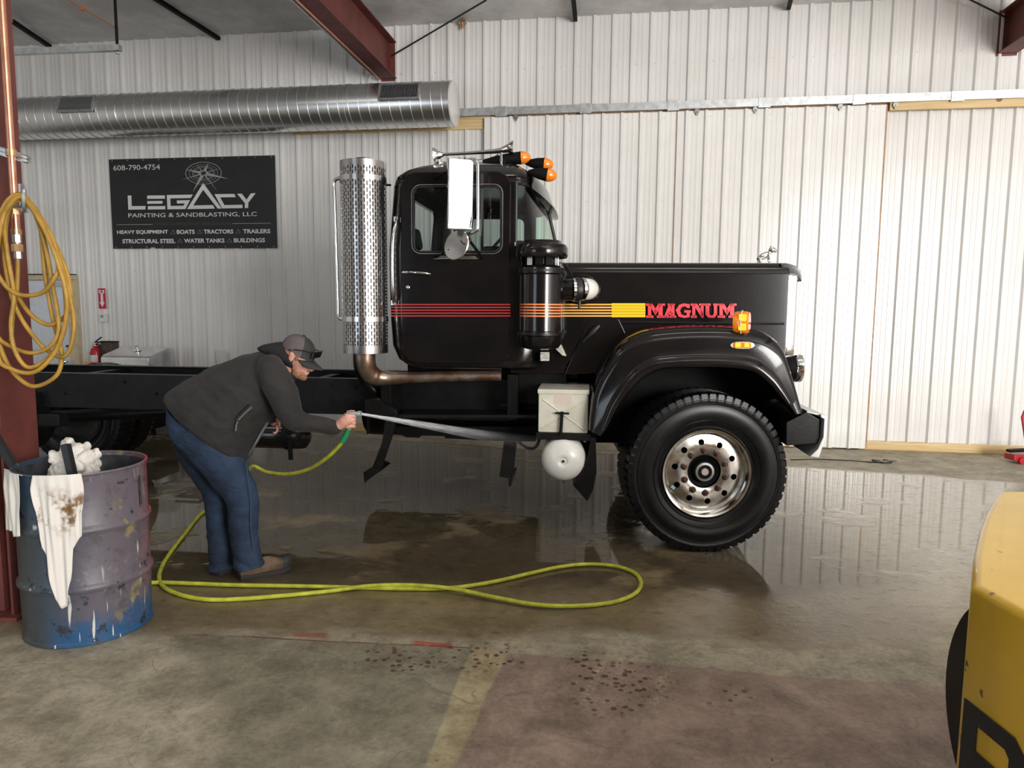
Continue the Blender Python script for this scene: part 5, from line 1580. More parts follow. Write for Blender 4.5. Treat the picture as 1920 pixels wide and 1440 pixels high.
# ================================================================== red column, copper line and air hose at the left
cb_ = G(40, 1172); CY = 3.66
cR = G(86, 1172)
col_w = .36
cx1 = PY(68, 870, CY + .25).x
col = thing('steel_column', 'red oxide steel column standing beside the paint-splashed drum', 'column', (cx1 - col_w / 2, CY, 0))
def cbx(x0, x1, y0, y1, z0, z1): return MB().box2((cx1 + x0, CY + y0, z0), (cx1 + x1, CY + y1, z1))
part('web', cbx(-.36, -.012, .13, .145, .02, 5.6), M['redsteel'], col)
part('flange', cbx(-.014, .0, .0, .28, .02, 5.6), M['redsteel'], col)
part('flange', cbx(-.374, -.36, .0, .28, .02, 5.6), M['redsteel'], col)
part('stiffener', cbx(-.155, -.085, .05, .135, .02, 5.6), M['redsteel'], col, bevel=.004)
part('base_plate', cbx(-.42, .04, -.04, .32, 0, .022), M['redsteel'], col)
pipe_x0, pipe_x1 = PY(9, 0, CY - .10), PY(33, 480, CY - .10)
cp = thing('copper_pipe', 'vertical copper air line with brass fittings clamped to the red column', 'pipe', PY(33, 500, CY - .10))
top = PY(8, -40, CY - .06)
xq = PY(24, 330, CY - .06)
part('pipe', MB().cyl(Vector((xq.x, CY - .06, PY(30, 425, CY - .06).z)), Vector((xq.x, CY - .06, 5.3)), .0175, n=16), M['copper'], cp)


def fit(py0, py1, r, m_, nm='fitting', n=14):
    a = PY(30, py0, CY - .06).z; b = PY(30, py1, CY - .06).z
    part(nm, MB().cyl((xq.x, CY - .06, a), (xq.x, CY - .06, b), r, n=n), m_, cp)


fit(392, 402, .024, M['brass'], n=6); fit(402, 430, .019, M['copper']); fit(430, 440, .024, M['brass']); fit(440, 455, .021, M['galv'], n=6); fit(455, 468, .017, M['brass']); fit(458, 472, .026, M['brass'], n=8); fit(472, 485, .018, M['galv'], n=6)
lv = PY(42, 385, CY - .10)
part('valve_lever', MB().tube([Vector((xq.x, CY - .07, PY(30, 388, CY - .06).z)), lv + Vector((0, 0, -.01)), PY(46, 355, CY - .11)], [.012, .010, .009], 8), M['galv'], cp)
sb_ = thing('pipe_clamp_strut', 'slotted strut with a clamp holding the copper pipe to the column', 'bracket', PY(25, 290, CY - .03))
a, b = PY(-8, 278, CY - .02), PY(54, 300, CY - .02)
part('strut', MB().bar(PY(-12, 276, CY - .02), PY(54, 297, CY - .02), .03, .012).bar(PY(-12, 283, CY - .02), PY(54, 303, CY - .02), .03, .012).bar(PY(-12, 279, CY), PY(54, 300, CY), .005, .04), M['galv'], sb_)
part('clamp', MB().lathe([(.0185, -.015), (.024, -.015), (.024, .015), (.0185, .015)], (xq.x, CY - .06, PY(24, 287, CY - .06).z), n=16, closed=True), M['brass'], sb_)
ah = thing('air_hose', 'yellow air hose coiled in hanging loops on the red column', 'hose', PY(40, 370, CY - .12))
LOOPS = [
    [(10, 560), (30, 420), (90, 358), (150, 385), (215, 520), (245, 800), (290, 1050), (330, 1200), (310, 1330), (190, 1395), (90, 1340), (20, 1230), (-30, 1050), (-40, 800)],
    [(30, 640), (35, 480), (80, 392), (140, 402), (260, 560), (340, 720), (378, 860), (370, 990), (280, 1062), (180, 1020), (90, 900), (40, 760)],
    [(22, 640), (50, 430), (110, 366), (200, 450), (300, 660), (380, 920), (398, 1080), (372, 1205), (320, 1235), (220, 1170), (110, 1020), (50, 860)],
    [(-20, 700), (0, 480), (70, 368), (160, 405), (235, 600), (285, 860), (318, 1080), (270, 1180), (170, 1215), (60, 1180), (-20, 1110), (-40, 900)],
    [(25, 520), (60, 420), (120, 385), (190, 440), (280, 590), (340, 800), (357, 1000), (330, 1140), (250, 1250), (150, 1292), (80, 1200), (60, 1060), (75, 900), (40, 680)],
    [(-40, 720), (20, 840), (80, 890), (150, 905), (235, 885), (295, 810), (316, 740), (280, 620), (200, 460), (110, 372), (30, 450), (-30, 560)],
    [(0, 560), (50, 410), (120, 378), (220, 510), (310, 720), (362, 940), (330, 1140), (260, 1260), (170, 1322), (60, 1300), (-10, 1230), (-40, 900)],
]
for k, lp_ in enumerate(LOOPS):
    pts = []
    for j, (x, y) in enumerate(lp_):
        dy = -.075 - .013 * k + .012 * math.sin(j * 1.3 + k)
        pts.append(PY(x / 2.88, 240 + y / 2.88, CY + dy - .03))
    part('coil', MB().tube(spline(pts, 7, closed=True), .0105, 10, closed=True), M['airhose'], ah, smooth=60)
part('tail', MB().tube(spline([PY(33, 484, CY - .06), PY(33, 510, CY - .07), PY(31, 550, CY - .09), PY(24, 590, CY - .11), PY(21, 640, CY - .12)], 6), .0105, 10), M['airhose'], ah, smooth=60)
part('hook', MB().tube(spline([PY(44, 358, CY - .02), PY(46, 380, CY - .05), PY(45, 392, CY - .17), PY(44, 362, CY - .20)], 6), .009, 8).box(PY(44, 372, CY - .01), (.03, .02, .14)), M['galv'], ah)

# ================================================================== drum with rags
dcx = G(150, 1217); DR = .298
DC = Vector((-2.225, 3.62, 0)); DH = .865
dm = thing('steel_drum', 'open steel drum splashed with blue, grey and red paint', 'drum', DC)
prof = [(DR - .006, 0), (DR + .002, .004), (DR + .002, .018), (DR - .004, .024)]
for zc in (.29, .58):
    prof += [(DR, zc - .03), (DR + .004, zc - .018), (DR + .013, zc - .006), (DR + .013, zc + .006), (DR + .004, zc + .018), (DR, zc + .03)]
prof += [(DR, DH - .02), (DR + .003, DH - .012), (DR + .008, DH - .004), (DR + .006, DH + .003), (DR - .004, DH + .002)]
part('shell', MB().lathe(prof + [(DR - .006, DH - .02), (DR - .006, .02)], (0, 0, 0), n=72, closed=True), M['drum'], dm, local=True)
part('liner', MB().lathe([(DR - .008, DH - .02), (DR - .0075, .02), (.01, .02)], (0, 0, 0), n=48, cap0=False), M['drum_in'], dm, local=True)
part('waste', MB().lathe([(DR - .01, .42), (.2, .47), (.1, .49), (.01, .48)], (0, 0, 0), n=32), mat('drum_waste', (.03, .032, .035), .6, 0, .6, 12, .5, 20, .03), dm, local=True)
for pa_, pb_2 in ((247, 262), (268, 265)):
    hp = []
    for t_ in (0, .33, .66, 1):
        p = PY(pa_ + (pb_2 - pa_) * t_, 960, DC.y - .16); a_ = -math.acos(max(-.999, min(.999, (p.x - DC.x) / DR)))
        hp.append(Vector(((DR + .006) * math.cos(a_), (DR + .006) * math.sin(a_), .80 - .15 * t_)))
    part('handle_bar', MB().tube(hp, .006, 6), M['drum_in'], dm, local=True)


def rag(name, label, a0, a1, ztop, zbots, m_, seed, fold=.012, inside=.10):
    rnd = random.Random(seed)
    nx, nz_ = 36, 44
    top = Vector((0, 0, 0))
    rows_ = []
    for j in range(nz_ + 1):
        row = []
        for i in range(nx + 1):
            u_ = i / nx
            # piecewise bottom edge
            xs = [p[0] for p in zbots]
            for (ua, za), (ub, zb) in zip(zbots, zbots[1:]):
                if ua <= u_ <= ub: zb_ = za + (zb - za) * (u_ - ua) / max(1e-6, ub - ua); break
            s_ = j / nz_
            over = .16
            if s_ < over:                     # inside, up and over the rim
                t_ = s_ / over
                r_ = DR - .02 - (1 - t_) * .03 + .045 * max(0, t_ - .6) / .4; z = DH - inside * (1 - t_) + .012 * math.sin(PI * min(1, t_ * 1.0)) + .010
                pinch = 1
            else:
                t_ = (s_ - over) / (1 - over)
                r_ = DR + .024; z = DH + .010 - (DH - zb_) * t_
                pinch = 1 + .10 * math.sin(PI * min(1, t_ * 1.6)) - .12 * t_
            a = a0 + (a1 - a0) * ((u_ - .45) * pinch + .45)
            f_ = fold * min(1, max(0, (s_ - .14) * 4)) * (math.sin(u_ * 15 + seed + 2.0 * s_) + .6 * math.sin(u_ * 31 + seed * 2 - 3 * s_))
            r_ += f_ + fold * .9
            row.append(Vector((r_ * math.cos(a), r_ * math.sin(a), z)))
        rows_.append(row)
    mb = MB().rings(rows_, False, False, closed=False)
    o = single(name, MB().add([v + DC for v in mb.v], mb.f), m_, label, 'rag', DC, smooth=80)
    md = o.modifiers.new('s', 'SOLIDIFY'); md.thickness = .003
    return o


def dang(px):            # angle on the drum front seen at a pixel column
    p = PY(px, 1000, DC.y - .25); x = max(-.999, min(.999, (p.x - DC.x) / DR)); return -math.acos(x)


rag('rag', 'white rag with brown stains hanging down the front of the drum', dang(90), dang(160), DH, [(0, .62), (.04, .52), (.18, .44), (.34, .25), (.46, .205), (.58, .215), (.64, .30), (.74, .36), (.80, .50), (1, .56)], M['rag_stain'], 1.7, .010)
rag('rag', 'white rag folded over the drum rim next to the red column', dang(8), dang(60), DH, [(0, .56), (.6, .575), (.61, .545), (1, .56)], M['rag'], 4.1, .006)
# crumpled rag in the drum and two iron bars
rnd = random.Random(5)
mb = MB()
rc0 = DC + Vector((-.065, .03, DH + .015))
for k in range(26):
    mb.ell(rc0 + Vector((rnd.uniform(-.085, .085), rnd.uniform(-.07, .07), rnd.uniform(-.07, .06))), (rnd.uniform(.035, .065), rnd.uniform(.015, .035), rnd.uniform(.03, .06)), rot=(rnd.uniform(-.8, .8), rnd.uniform(-.8, .8), rnd.uniform(0, 3)))
mb.ell(rc0 + Vector((0, 0, -.12)), (.13, .12, .14))
cr = thing('crumpled_rag', 'crumpled white rag bundled on top inside the drum', 'rag', DC + Vector((0, 0, .60)))
cl = remesh('cloth', mb, M['rag'], cr, .006, 2)
displace(cl, lambda c_: .020 * (abs(mnoise.noise(c_ * 16) + .6 * mnoise.noise(c_ * 34)) - .35))
for nm, lab, a, b in (('iron_bar', 'black angle iron bar standing upright in the drum before the rag', PY(119, 833, DC.y - .16), PY(134, 900, DC.y - .19)),
                      ('iron_bar', 'rusty flat bar leaning out of the drum against the column', PY(-30, 790, DC.y + .02), PY(40, 905, DC.y - .08))):
    d = (b - a).normalized(); e_ = b + d * ((b.z - .62) / max(.1, -d.z))
    single(nm, MB().bar(a, e_, .032, .006, (0, 1, 0)).bar(a + Vector((.014, .016, 0)), e_ + Vector((.014, .016, 0)), .006, .032, (0, 1, 0)), M['iron'], lab, 'bar', e_)

# ================================================================== lime hose, nozzle and water
hs_ = [(-160, 1062), (-20, 1078), (120, 1089), (210, 1092), (270, 1093), (300, 1092), (360, 1094), (440, 1097), (560, 1099), (680, 1102), (790, 1104), (860, 1101), (930, 1090), (990, 1076), (1050, 1063), (1100, 1058), (1150, 1061), (1186, 1072), (1201, 1088), (1198, 1105), (1180, 1119), (1140, 1131), (1080, 1137), (1010, 1137), (930, 1125), (850, 1110), (770, 1103), (690, 1103), (620, 1108), (540, 1116), (450, 1123), (390, 1124), (345, 1117), (312, 1104), (299, 1088), (302, 1066), (318, 1038), (345, 1003), (386, 958)]
pts = [G(x, y, .014) for x, y in hs_]
for i in range(22, 28): pts[i].z = .014 + .022 * (1 - abs(i - 25.5) / 4)
pts += [Vector((-2.12, 5.35, .10)), Vector((-1.98, 5.10, .30)), PY(470, 876, 4.95), PY(500, 885, 4.85), PY(540, 889, 4.72), PY(580, 879, 4.60), PY(612, 859, 4.48), PY(634, 838, 4.40), PY(643, 826, 4.36)]
hz_ = thing('water_hose', 'lime yellow water hose looped on the wet floor up to the nozzle', 'hose', G(1000, 1100))
part('hose_tube', MB().tube(spline(pts, 6), .0125, 12), M['hose'], hz_, smooth=60)
sl_ = spline([PY(642, 828, 4.365), PY(649, 815, 4.34), PY(654, 803, 4.325)], 4)
part('green_sleeve', MB().tube(sl_, .0165, 14), M['hosegreen'], hz_, smooth=60)
part('coupling', MB().cyl(PY(654, 804, 4.325), PY(656, 798, 4.32), .0175, n=16), M['galv'], hz_)
part('nozzle_grip', MB().tube(spline([PY(656, 800, 4.32), PY(658, 788, 4.31), PY(657, 778, 4.305)], 4), .014, 12), M['galv'], hz_)
part('nozzle_barrel', MB().tube([PY(652, 775, 4.305), PY(660, 775, 4.30), PY(671, 775.5, 4.29), PY(672, 775.5, 4.29), PY(677, 776, 4.285)], [.012, .014, .014, .018, .017], 14), M['galv'], hz_)
part('trigger', MB().tube([PY(651, 771, 4.31), PY(655, 773, 4.305), PY(660, 773, 4.30)], .006, 8), M['galv'], hz_)
j0, j1 = PY(677, 776, 4.285), PY(1003, 832, 4.95)
jd = (j1 - j0)
jet = thing('water_jet', 'white jet of water sprayed from the nozzle under the cab', 'water', j0)
rotq = jd.to_track_quat('X', 'Z')
def jetmesh(rs, sagk, off):
    L = jd.length; pts_ = []
    for i in range(25):
        t_ = i / 24
        pts_.append(Vector((L * t_, off * t_, -sagk * t_ * t_ + sagk * t_)))
    return MB().tube(pts_, [rs[0] + (rs[1] - rs[0]) * (i / 24) ** 1.2 for i in range(25)], 14)
for nm, rs, sg_, of_ in (('jet_core', (.007, .030), .03, 0), ('jet_mist', (.008, .055), -.02, .02)):
    mb = jetmesh(rs, sg_, of_)
    o = part(nm, mb, M['spray'], jet, local=True, smooth=80); o.rotation_mode = 'QUATERNION'; o.rotation_quaternion = rotq; o['kind'] = 'stuff'

# ================================================================== yellow machine at the lower right
mz = 1.0
top = [G(1920, 1150, mz) + Vector((0, -.9, 0)), G(1920, 1150, mz), G(1822, 1095, mz), G(1825, 1040, mz), G(1836, 990, mz), G(1850, 955, mz), G(1872, 920, mz), G(1935, 919, mz), Vector((2.9, 2.66, mz)), Vector((2.9, .7, mz))]
mc_ = thing('yellow_machine', 'yellow painted machine body with black stencilled letter', 'machine', (2.0, 1.9, 0))
part('body', MB().prism([Vector((p.x, p.y, .22)) for p in top], (0, 0, mz - .22)), M['mach'], mc_, bevel=.022, seg=3)
la = G(1822, 1095, mz); lb_ = G(1920, 1150, mz); ld = (lb_ - la).normalized(); ln_ = Vector((ld.y, -ld.x, 0))
if ln_.x > 0: ln_ = -ln_


def lpl(u_, z): return la + ld * u_ + ln_ * .003 + Vector((0, 0, z - mz))


L0 = .012
def lquad(pl__): return MB().prism([lpl(u_, z) for u_, z in pl__], -ln_ * .003)
mbl = MB()
# stencilled letter: stem, bowl
stem = [(L0, .705), (L0 + .05, .705), (L0 + .05, .42), (L0, .42)]
bowl = [(L0 + .045, .705), (L0 + .17, .705), (L0 + .215, .67), (L0 + .215, .585), (L0 + .17, .55), (L0 + .045, .55), (L0 + .045, .595), (L0 + .145, .595), (L0 + .16, .61), (L0 + .16, .645), (L0 + .145, .66), (L0 + .045, .66)]
for pg in (stem, bowl): mbl.prism([lpl(u_, z) for u_, z in pg], ln_ * .002)
part('letter_p', mbl, M['machletter'], mc_, smooth=0)
wcx = Vector((1.58, 1.98, .42))
tw = part('tire', MB().lathe([(.22, -.08), (.40, -.09), (.42, -.06), (.42, .06), (.40, .09), (.22, .08)], wcx, (-1, .12, 0), 56, closed=True), M['rubber'], mc_, smooth=35)
part('wheel_disc', MB().lathe([(.22, .05), (.12, .07), (.01, .07)], wcx, (-1, .12, 0), 32), M['mach'], tw)
wc2 = Vector((1.58, .95, .42))
part('tire', MB().lathe([(.01, -.08), (.40, -.09), (.42, -.06), (.42, .06), (.40, .09), (.01, .08)], wc2, (-1, .12, 0), 48), M['rubber'], mc_, smooth=35)
# red jack at the far right edge
rj = G(1912, 868)
jk = thing('floor_jack', 'red and black floor jack standing by the pine base board', 'jack', rj)
part('body', MB().box2(rj + Vector((-.10, -.05, .03)), rj + Vector((.5, .12, .10))), M['redplastic'], jk, bevel=.01)
part('arm', MB().bar(rj + Vector((-.12, .03, .13)), rj + Vector((.35, .03, .16)), .08, .03), M['dull'], jk, bevel=.006)
for dx in (-.02, .4):
    part('wheel', MB().lathe([(.04, -.02), (.04, .02)], rj + Vector((dx, -.06, .04)), (0, 1, 0), 16), M['redplastic'], jk)
part('handle', MB().tube([rj + Vector((.1, .03, .12)), PY(1917, 782, rj.y + .05), PY(1922, 770, rj.y + .05)], .016, 10), M['redplastic'], jk)
# cable and debris on the floor near the sliding door
single('floor_cable', MB().tube(spline([G(1482, 862, .006), G(1530, 861, .006), G(1560, 862, .006), G(1600, 864, .006), G(1640, 867, .006), G(1672, 868, .006)], 5), .005, 6), M['dull'], 'thin black cable lying on the floor in front of the bumper', 'cable', G(1560, 862))
mb = MB(); rnd = random.Random(3)
for k in range(9):
    a = G(1632 + rnd.uniform(0, 36), 864 + rnd.uniform(-2, 4), .008); b = a + Vector((rnd.uniform(-.12, .12), rnd.uniform(-.05, .05), rnd.uniform(-.004, .01)))
    mb.tube([a, b], [.008, .003], 5)
single('floor_debris', mb, M['iron'], 'little heap of dark straw debris on the dry floor', 'debris', G(1650, 866), kind='stuff')

# ================================================================== the person washing the truck
PYD = 4.33
ps = thing('person', 'person in black jacket, jeans and grey cap bending to spray water', 'person', G(440, 1085))


def pp_(px, py, dy=0.0): return PY(px, py, PYD + dy)


def loft_bf(rows, n=24, mb=None, e=2.3):
    """rows: (back px, front px, half width, lateral offset): rings between a back and a front outline point"""
    rings = []
    for (bx, by), (fx_, fy), hw, dy in rows:
        a = pp_(bx, by, dy); b = pp_(fx_, fy, dy); c_ = (a + b) / 2; ax = (b - a) / 2
        r_ = []
        for k in range(n):
            t_ = 2 * PI * k / n; cc, ss_ = math.cos(t_), math.sin(t_)
            cc = math.copysign(abs(cc) ** (2 / e), cc); ss_ = math.copysign(abs(ss_) ** (2 / e), ss_)
            r_.append(c_ + ax * cc + Vector((0, hw, 0)) * ss_)
        rings.append(r_)
    return (mb or MB()).rings(rings)


def limb(pts, rads, mb, n=16, sub=4):
    p3 = spline([pp_(*p) for p in pts], sub)
    rr_ = []
    for i in range(len(rads) - 1):
        for k in range(sub): rr_.append(rads[i] + (rads[i + 1] - rads[i]) * k / sub)
    rr_.append(rads[-1])
    mb.tube(p3, rr_, n)
    mb.ell(p3[0], (rr_[0],) * 3, 14, 10); mb.ell(p3[-1], (rr_[-1],) * 3, 14, 10)
    return mb


# head frame: X forward, Z up, pitched down
hc = pp_(560, 668)
HP = math.radians(24)
HM = Matrix.Rotation(math.radians(-4), 3, 'Z') @ Matrix.Rotation(HP, 3, 'Y')
HS = 1.06


def hd(x, y, z): return hc + HM @ (Vector((x, y, z)) * HS)


def hell(mb, c, r, rot=(0, 0, 0)):
    tmp = MB().ell((0, 0, 0), r, 20, 14, rot); mb.add([hd(*(Vector(c) + v)) for v in tmp.v], tmp.f); return mb


body = MB()
hell(body, (-.014, 0, .025), (.088, .071, .080))            # skull
hell(body, (.030, 0, -.020), (.058, .062, .075))            # face mass
hell(body, (.036, 0, -.082), (.046, .048, .036))            # jaw
hell(body, (.068, 0, -.098), (.022, .024, .018))            # chin
hell(body, (.066, 0, .004), (.018, .048, .014))             # brow
tmp = MB().tube([(.082, 0, .008), (.094, 0, -.014), (.104, 0, -.032), (.098, 0, -.042), (.085, 0, -.046)], [.007, .010, .0135, .012, .008], 12)
body.add([hd(*v) for v in tmp.v], tmp.f)                    # nose
for sy in (-1, 1): hell(body, (.091, sy * .012, -.038), (.010, .008, .007))
hell(body, (.083, 0, -.064), (.011, .024, .006)); hell(body, (.081, 0, -.075), (.012, .021, .006))   # lips
for sy in (-1, 1):
    hell(body, (-.012, sy * .074, -.010), (.017, .008, .030), (0, .15, 0)); hell(body, (-.016, sy * .077, .010), (.016, .008, .016))
    hell(body, (.050, sy * .045, -.025), (.024, .018, .022))  # cheek
# neck and trunk
p3 = [hd(-.03, 0, -.03), hd(-.045, 0, -.09), pp_(530, 690), pp_(505, 700)]
body.tube(spline(p3, 4), [.062] * 9 + [.07, .08, .09, .10], 18)
loft_bf([((345, 760), (420, 835), .15, 0), ((370, 735), (470, 800), .15, 0), ((420, 700), (515, 750), .16, 0), ((465, 680), (535, 725), .15, 0), ((505, 672), (545, 712), .09, 0)], mb=body)
limb([(512, 690, -.16), (528, 735, -.20), (544, 782, -.20), (584, 794, -.12), (626, 803, -.045)], [.055, .052, .045, .040, .028], body)
limb([(512, 690, .16), (530, 735, .20), (530, 780, .22), (520, 790, .16), (514, 778, .08)], [.055, .050, .043, .038, .028], body)
limb([(378, 800, -.075), (415, 865, -.08), (456, 930, -.09), (458, 990, -.09), (462, 1050, -.10)], [.08, .075, .060, .050, .034], body)
limb([(368, 800, .09), (392, 865, .10), (410, 930, .08), (411, 990, .055), (413, 1052, .02)], [.08, .075, .060, .050, .034], body)
# near hand closed round the nozzle grip
wr = pp_(626, 803, -.045); kn = PY(656, 783, 4.275)
body.tube([wr, PY(636, 797, 4.285), PY(646, 790, 4.28), kn], [.030, .033, .038, .034], 14)
grip0, grip1 = PY(657, 778, 4.305), PY(656, 802, 4.32)
gd = (grip1 - grip0)
for k in range(4):
    t_ = .06 + .27 * k
    g0 = grip0 + gd * t_
    base = PY(652 - k * 1.0, 780 + k * 7.0, 4.272)
    f_ = [base, g0 + Vector((.006, -.030, .004)), g0 + Vector((.026, -.018, 0)), g0 + Vector((.028, .006, -.002)), g0 + Vector((.010, .024, -.004))]
    body.tube(spline(f_, 4), [.0115] * 6 + [.0105] * 5 + [.009] * 5 + [.0075], 10)
th_ = [PY(640, 790, 4.30), PY(648, 779, 4.325), PY(657, 772, 4.325), PY(665, 772, 4.315)]
body.tube(spline(th_, 4), [.016] * 5 + [.0125] * 4 + [.010] * 3 + [.008], 10)
# far hand, fingers curled
fh = pp_(514, 778, .08)
body.ell(fh + Vector((.0, 0, -.03)), (.030, .022, .045))
for k in range(4):
    b0 = fh + Vector((.02 - .004 * k, -.028 + .018 * k, -.06))
    body.tube(spline([b0, b0 + Vector((.006, 0, -.03)), b0 + Vector((-.006, 0, -.05)), b0 + Vector((-.02, 0, -.045))], 3), .0085, 8)
body.tube([fh + Vector((.02, -.02, -.02)), fh + Vector((.04, -.03, -.045)), fh + Vector((.042, -.03, -.07))], [.012, .010, .008], 8)
remesh('body', body, M['skin'], ps, .0045, 3)
# beard, eye, hair
bd = MB()
hell(bd, (.038, 0, -.086), (.049, .0515, .038)); hell(bd, (.070, 0, -.100), (.024, .027, .021)); hell(bd, (.006, 0, -.045), (.024, .0665, .048), (0, -.25, 0)); hell(bd, (.085, 0, -.056), (.009, .024, .006))
bo = remesh('beard', bd, M['beard'], ps, .006, 2)
for sy in (-1, 1):
    part('eye', hell(MB(), (.074, sy * .030, -.006), (.010, .012, .009)), mat('eye', (.08, .05, .045), .3), ps)
hr = MB(); hell(hr, (-.035, 0, .005), (.072, .0735, .045)); hell(hr, (.012, 0, .0), (.018, .0725, .030))
part('hair', hr, M['beard'], ps)
# cap
cp_ = []
for i in range(11):
    t_ = i / 10 * PI / 2
    z = .018 + .100 * math.sin(t_); k = math.cos(t_) ** .85
    cp_.append([hd(-.014 + .101 * k * math.cos(a) * (1.0 if math.cos(a) > 0 else 1.0), .080 * k * math.sin(a), z - (.012 * math.cos(a) * (1 - i / 10))) for a in (2 * PI * j / 36 for j in range(36))])
cap_obj = part('cap_crown', MB().rings(cp_, False, True), M['capgrey'], ps, smooth=70)
cap_obj['label'] = 'grey crown of the cap'
fp = []
for i in range(11):
    t_ = i / 10 * PI / 2
    z = .0185 + .102 * math.sin(t_); k = math.cos(t_) ** .85
    fp.append([hd(-.014 + .1035 * k * math.cos(a), .0825 * k * math.sin(a), z - (.012 * math.cos(a) * (1 - i / 10))) for a in (math.radians(-62 + 124 * j / 20) for j in range(21))])
part('front_panel', MB().rings(fp[:10], False, False, closed=False), M['capdark'], cap_obj, smooth=70)
part('button', hell(MB(), (-.014, 0, .121), (.011, .011, .006)), M['capdark'], cap_obj)
bl_ = []
for r_ in (0, .35, .7, 1.0):
    row = []
    for j in range(17):
        a = math.radians(-68 + 136 * j / 16)
        x0, y0 = -.014 + .098 * math.cos(a), .078 * math.sin(a)
        ext = .078 * max(0, math.cos(a)) ** .6 * r_
        row.append(hd(x0 + ext, y0 * (1 - .05 * r_), .014 - .026 * r_ - .020 * (y0 / .078) ** 2))
    bl_.append(row)
bill = part('bill', MB().rings(bl_, False, False, closed=False), M['capdark'], cap_obj, smooth=70)
bill.modifiers.new('s', 'SOLIDIFY').thickness = .005
# sunglasses resting on the cap
gm = MB()
gm.add([hd(*v) for v in MB().box((.094, 0, .055), (.012, .130, .042)).v], MB().box((0, 0, 0), (1, 1, 1)).f)
sgl = part('sunglasses', gm, M['sunglass'], ps, bevel=.004)
for sy in (-1, 1): part('temple', MB().tube([hd(.092, sy * .068, .066), hd(.04, sy * .083, .058), hd(-.02, sy * .084, .040), hd(-.04, sy * .082, .028)], .0035, 6), M['sunglass'], sgl)
# hood of the sweatshirt bunched behind the neck
hm_ = MB()
loft_bf([((484, 651), (486, 657), .035, 0), ((494, 646), (500, 664), .085, 0), ((514, 642), (520, 672), .110, 0), ((530, 640), (541, 688), .108, 0), ((545, 656), (557, 694), .092, 0), ((552, 668), (559, 700), .082, 0)], mb=hm_, e=2.0)
remesh('hood', hm_, M['hoodie'], ps, .008, 5)
# jacket
jk_ = MB()
loft_bf([((314, 741), (465, 862), .225, 0), ((320, 734), (476, 840), .235, 0), ((346, 715), (499, 800), .238, 0), ((400, 686), (524, 764), .235, 0), ((450, 667), (540, 735), .22, 0), ((490, 658), (550, 715), .16, 0), ((512, 660), (552, 704), .095, 0)], mb=jk_, n=32)
limb([(505, 694, -.15), (519, 715, -.205), (532, 742, -.215), (545, 776, -.20), (562, 789, -.17), (586, 794, -.12), (608, 799, -.075), (626, 803, -.045)], [.088, .094, .092, .078, .066, .058, .053, .046], jk_)
limb([(505, 694, .15), (522, 725, .21), (528, 770, .22), (522, 786, .17), (515, 782, .09)], [.088, .092, .070, .058, .048], jk_)
jo = remesh('jacket', jk_, M['jacket'], ps, .0085, 6)
displace(jo, lambda c_: .010 * mnoise.noise(Vector((c_.x * 5 + c_.z * 3, c_.y * 4, c_.z * 9 - c_.x * 4))) + .005 * mnoise.noise(Vector((c_.x * 14, c_.y * 9, c_.z * 20 + c_.x * 8))))
jy = -.222
zp = [pp_(441, 826 - 20, -.215), pp_(444, 790, -.225), pp_(456, 778, -.232), pp_(471, 764, -.238)]
part('pocket_zipper', MB().tube(spline([pp_(447, 787, -.236), pp_(458, 776, -.240), pp_(472, 763, -.242)], 4), .0055, 6), M['zip'], jo)
part('pocket_welt', MB().tube(spline([pp_(443, 788, -.232), pp_(455, 775, -.236), pp_(471, 760, -.239)], 4), .009, 6), M['jacket'], jo)
part('zip_pull', MB().tube([pp_(446, 790, -.240), pp_(443, 797, -.240), pp_(442, 808, -.240)], .004, 6), M['zip'], jo)
part('front_zipper', MB().tube(spline([pp_(463, 857, -.02), pp_(478, 833, -.06), pp_(493, 806, -.05), pp_(502, 792, -.03)], 5), .007, 6), M['zip'], jo)
# jeans
je = MB()
loft_bf([((316, 760), (440, 830), .165, 0), ((318, 785), (450, 842), .175, 0), ((324, 815), (440, 870), .165, 0), ((345, 850), (420, 880), .10, 0)], mb=je, n=28)
def limb2(pts, rads, lats, mb, n=22, sub=4):
    p3 = spline([pp_(*p) for p in pts], sub)
    ex = lambda v: [v[i] + (v[i + 1] - v[i]) * k / sub for i in range(len(v) - 1) for k in range(sub)] + [v[-1]]
    rr_, ll_ = ex(rads), ex(lats); rings = []
    for i, c_ in enumerate(p3):
        d = p3[min(i + 1, len(p3) - 1)] - p3[max(i - 1, 0)]; d.y = 0; d.normalize(); n_ = Vector((d.z, 0, -d.x))
        rings.append([c_ + n_ * rr_[i] * math.cos(t_) + Vector((0, ll_[i], 0)) * math.sin(t_) for t_ in (2 * PI * k / n for k in range(n))])
    return mb.rings(rings)


limb2([(372, 798, -.075), (398, 838, -.080), (424, 880, -.085), (446, 915, -.09), (456, 945, -.09), (456, 985, -.09), (461, 1025, -.095), (467, 1064, -.10)], [.160, .160, .130, .108, .094, .086, .084, .090], [.115, .120, .108, .095, .088, .082, .080, .085], je)
limb2([(362, 800, .085), (376, 845, .10), (393, 885, .095), (405, 920, .085), (410, 955, .075), (411, 990, .055), (413, 1025, .035), (415, 1066, .02)], [.155, .145, .115, .090, .080, .076, .075, .080], [.11, .115, .10, .088, .080, .076, .075, .078], je)
jn = remesh('jeans', je, M['denim'], ps, .0085, 6)


def denim_fold(c_):
    low = max(0, min(1, (.45 - c_.z) / .35))
    return .009 * mnoise.noise(Vector((c_.x * 5, c_.y * 5, c_.z * (10 + 10 * low)))) + (.003 + .007 * low) * mnoise.noise(Vector((c_.x * 13, c_.y * 11, c_.z * 26)))


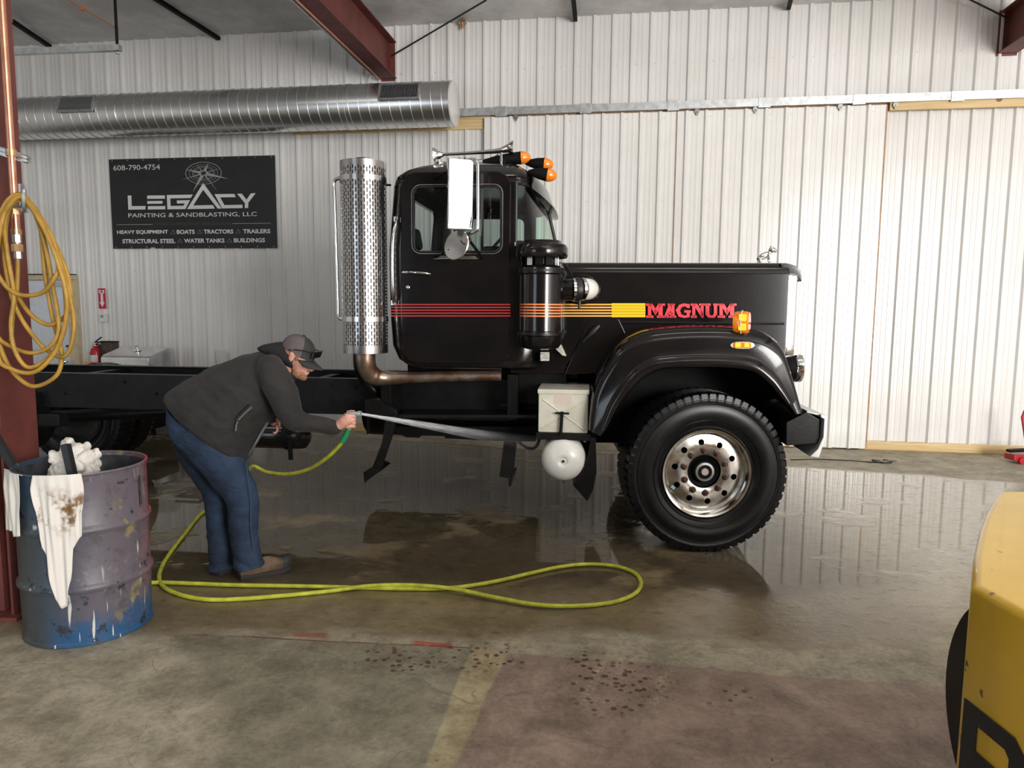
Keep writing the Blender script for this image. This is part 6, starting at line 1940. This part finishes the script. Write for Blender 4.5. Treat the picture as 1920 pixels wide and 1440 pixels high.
displace(jn, denim_fold)
part('side_seam', MB().tube(spline([pp_(462, 868, -.15), pp_(466, 905, -.182), pp_(470, 945, -.178), pp_(470, 985, -.172), pp_(475, 1030, -.172)], 5), .003, 5), M['stitch'], jn)
pk_ = [pp_(345, 786, -.185), pp_(378, 788, -.193), pp_(396, 798, -.197), pp_(402, 826, -.200), pp_(388, 838, -.198)]
part('back_pocket', MB().tube(spline(pk_, 4), .003, 5), M['stitch'], jn)


# boots
def boot(heel, toe, lat, side):
    d = (toe - heel); L = d.length; d.normalize(); n_ = Vector((-d.y, d.x, 0)); up = Vector((0, 0, 1))
    def q3(u_, v_, z): return heel + d * (u_ * L) + n_ * v_ + up * z
    out = [(-.02, .0), (.02, .034), (.15, .040), (.35, .036), (.55, .044), (.75, .052), (.90, .044), (.98, .022), (1.0, .0)]
    ring = [(u_, v_) for u_, v_ in out] + [(u_, -v_) for u_, v_ in out[-2:0:-1]]
    b_ = part('boot', MB().rings([[q3(u_ * k + (1 - k) * .45, v_ * w_, z + max(0, u_ - .6) * lift) for u_, v_ in ring] for k, w_, z, lift in
                                  ((.99, .97, .028, .03), (.995, 1.0, .05, .02), (.97, .98, .075, 0), (.93, .86, .10, -.06), (.80, .70, .125, -.10))]), M['boot'], ps, smooth=60)
    part('sole', MB().rings([[q3(u_, v_ * 1.12, z + (.012 * max(0, (u_ - .7) / .3) if z < .02 else .012 * max(0, (u_ - .7) / .3))) for u_, v_ in ring] for z in (.0, .03)]), M['sole'], b_, smooth=40)
    sh_ = MB()
    sh_.rings([[q3(.12 + .16 * math.cos(a) + .04 * k, .045 * math.sin(a), .07 + .05 * k) for a in (2 * PI * j / 20 for j in range(20))] for k in range(4)])
    part('shaft', sh_, M['boot'], b_, smooth=60)
    tc = MB(); tc.rings([[q3(max(.80, u_) * k + (1 - k) * .8, v_ * w_, z + .03 * max(0, u_ - .6)) for u_, v_ in ring if u_ > .70] for k, w_, z in ((1.0, 1.03, .030), (1.005, 1.04, .05), (.985, .98, .072), (.94, .75, .088), (.90, .3, .094))], False, True)
    part('toe_cap', tc, M['bootdark'], b_, smooth=60)
    lc = MB()
    for k in range(4): lc.tube([q3(.38 + .07 * k, -.030, .132 - .012 * k), q3(.41 + .07 * k, 0, .140 - .013 * k), q3(.38 + .07 * k, .030, .132 - .012 * k)], .0035, 5)
    lo_ = part('laces', lc, M['sole'], b_); lo_['kind'] = 'stuff'
    part('heel_block', MB().prism([q3(u_, v_ * 1.08, 0) for u_, v_ in ring if u_ < .3], up * .035), M['sole'], b_)


boot(G(447, 1087), G(547, 1067), 0, -1)
boot(G(403, 1079), G(478, 1050), 0, 1)
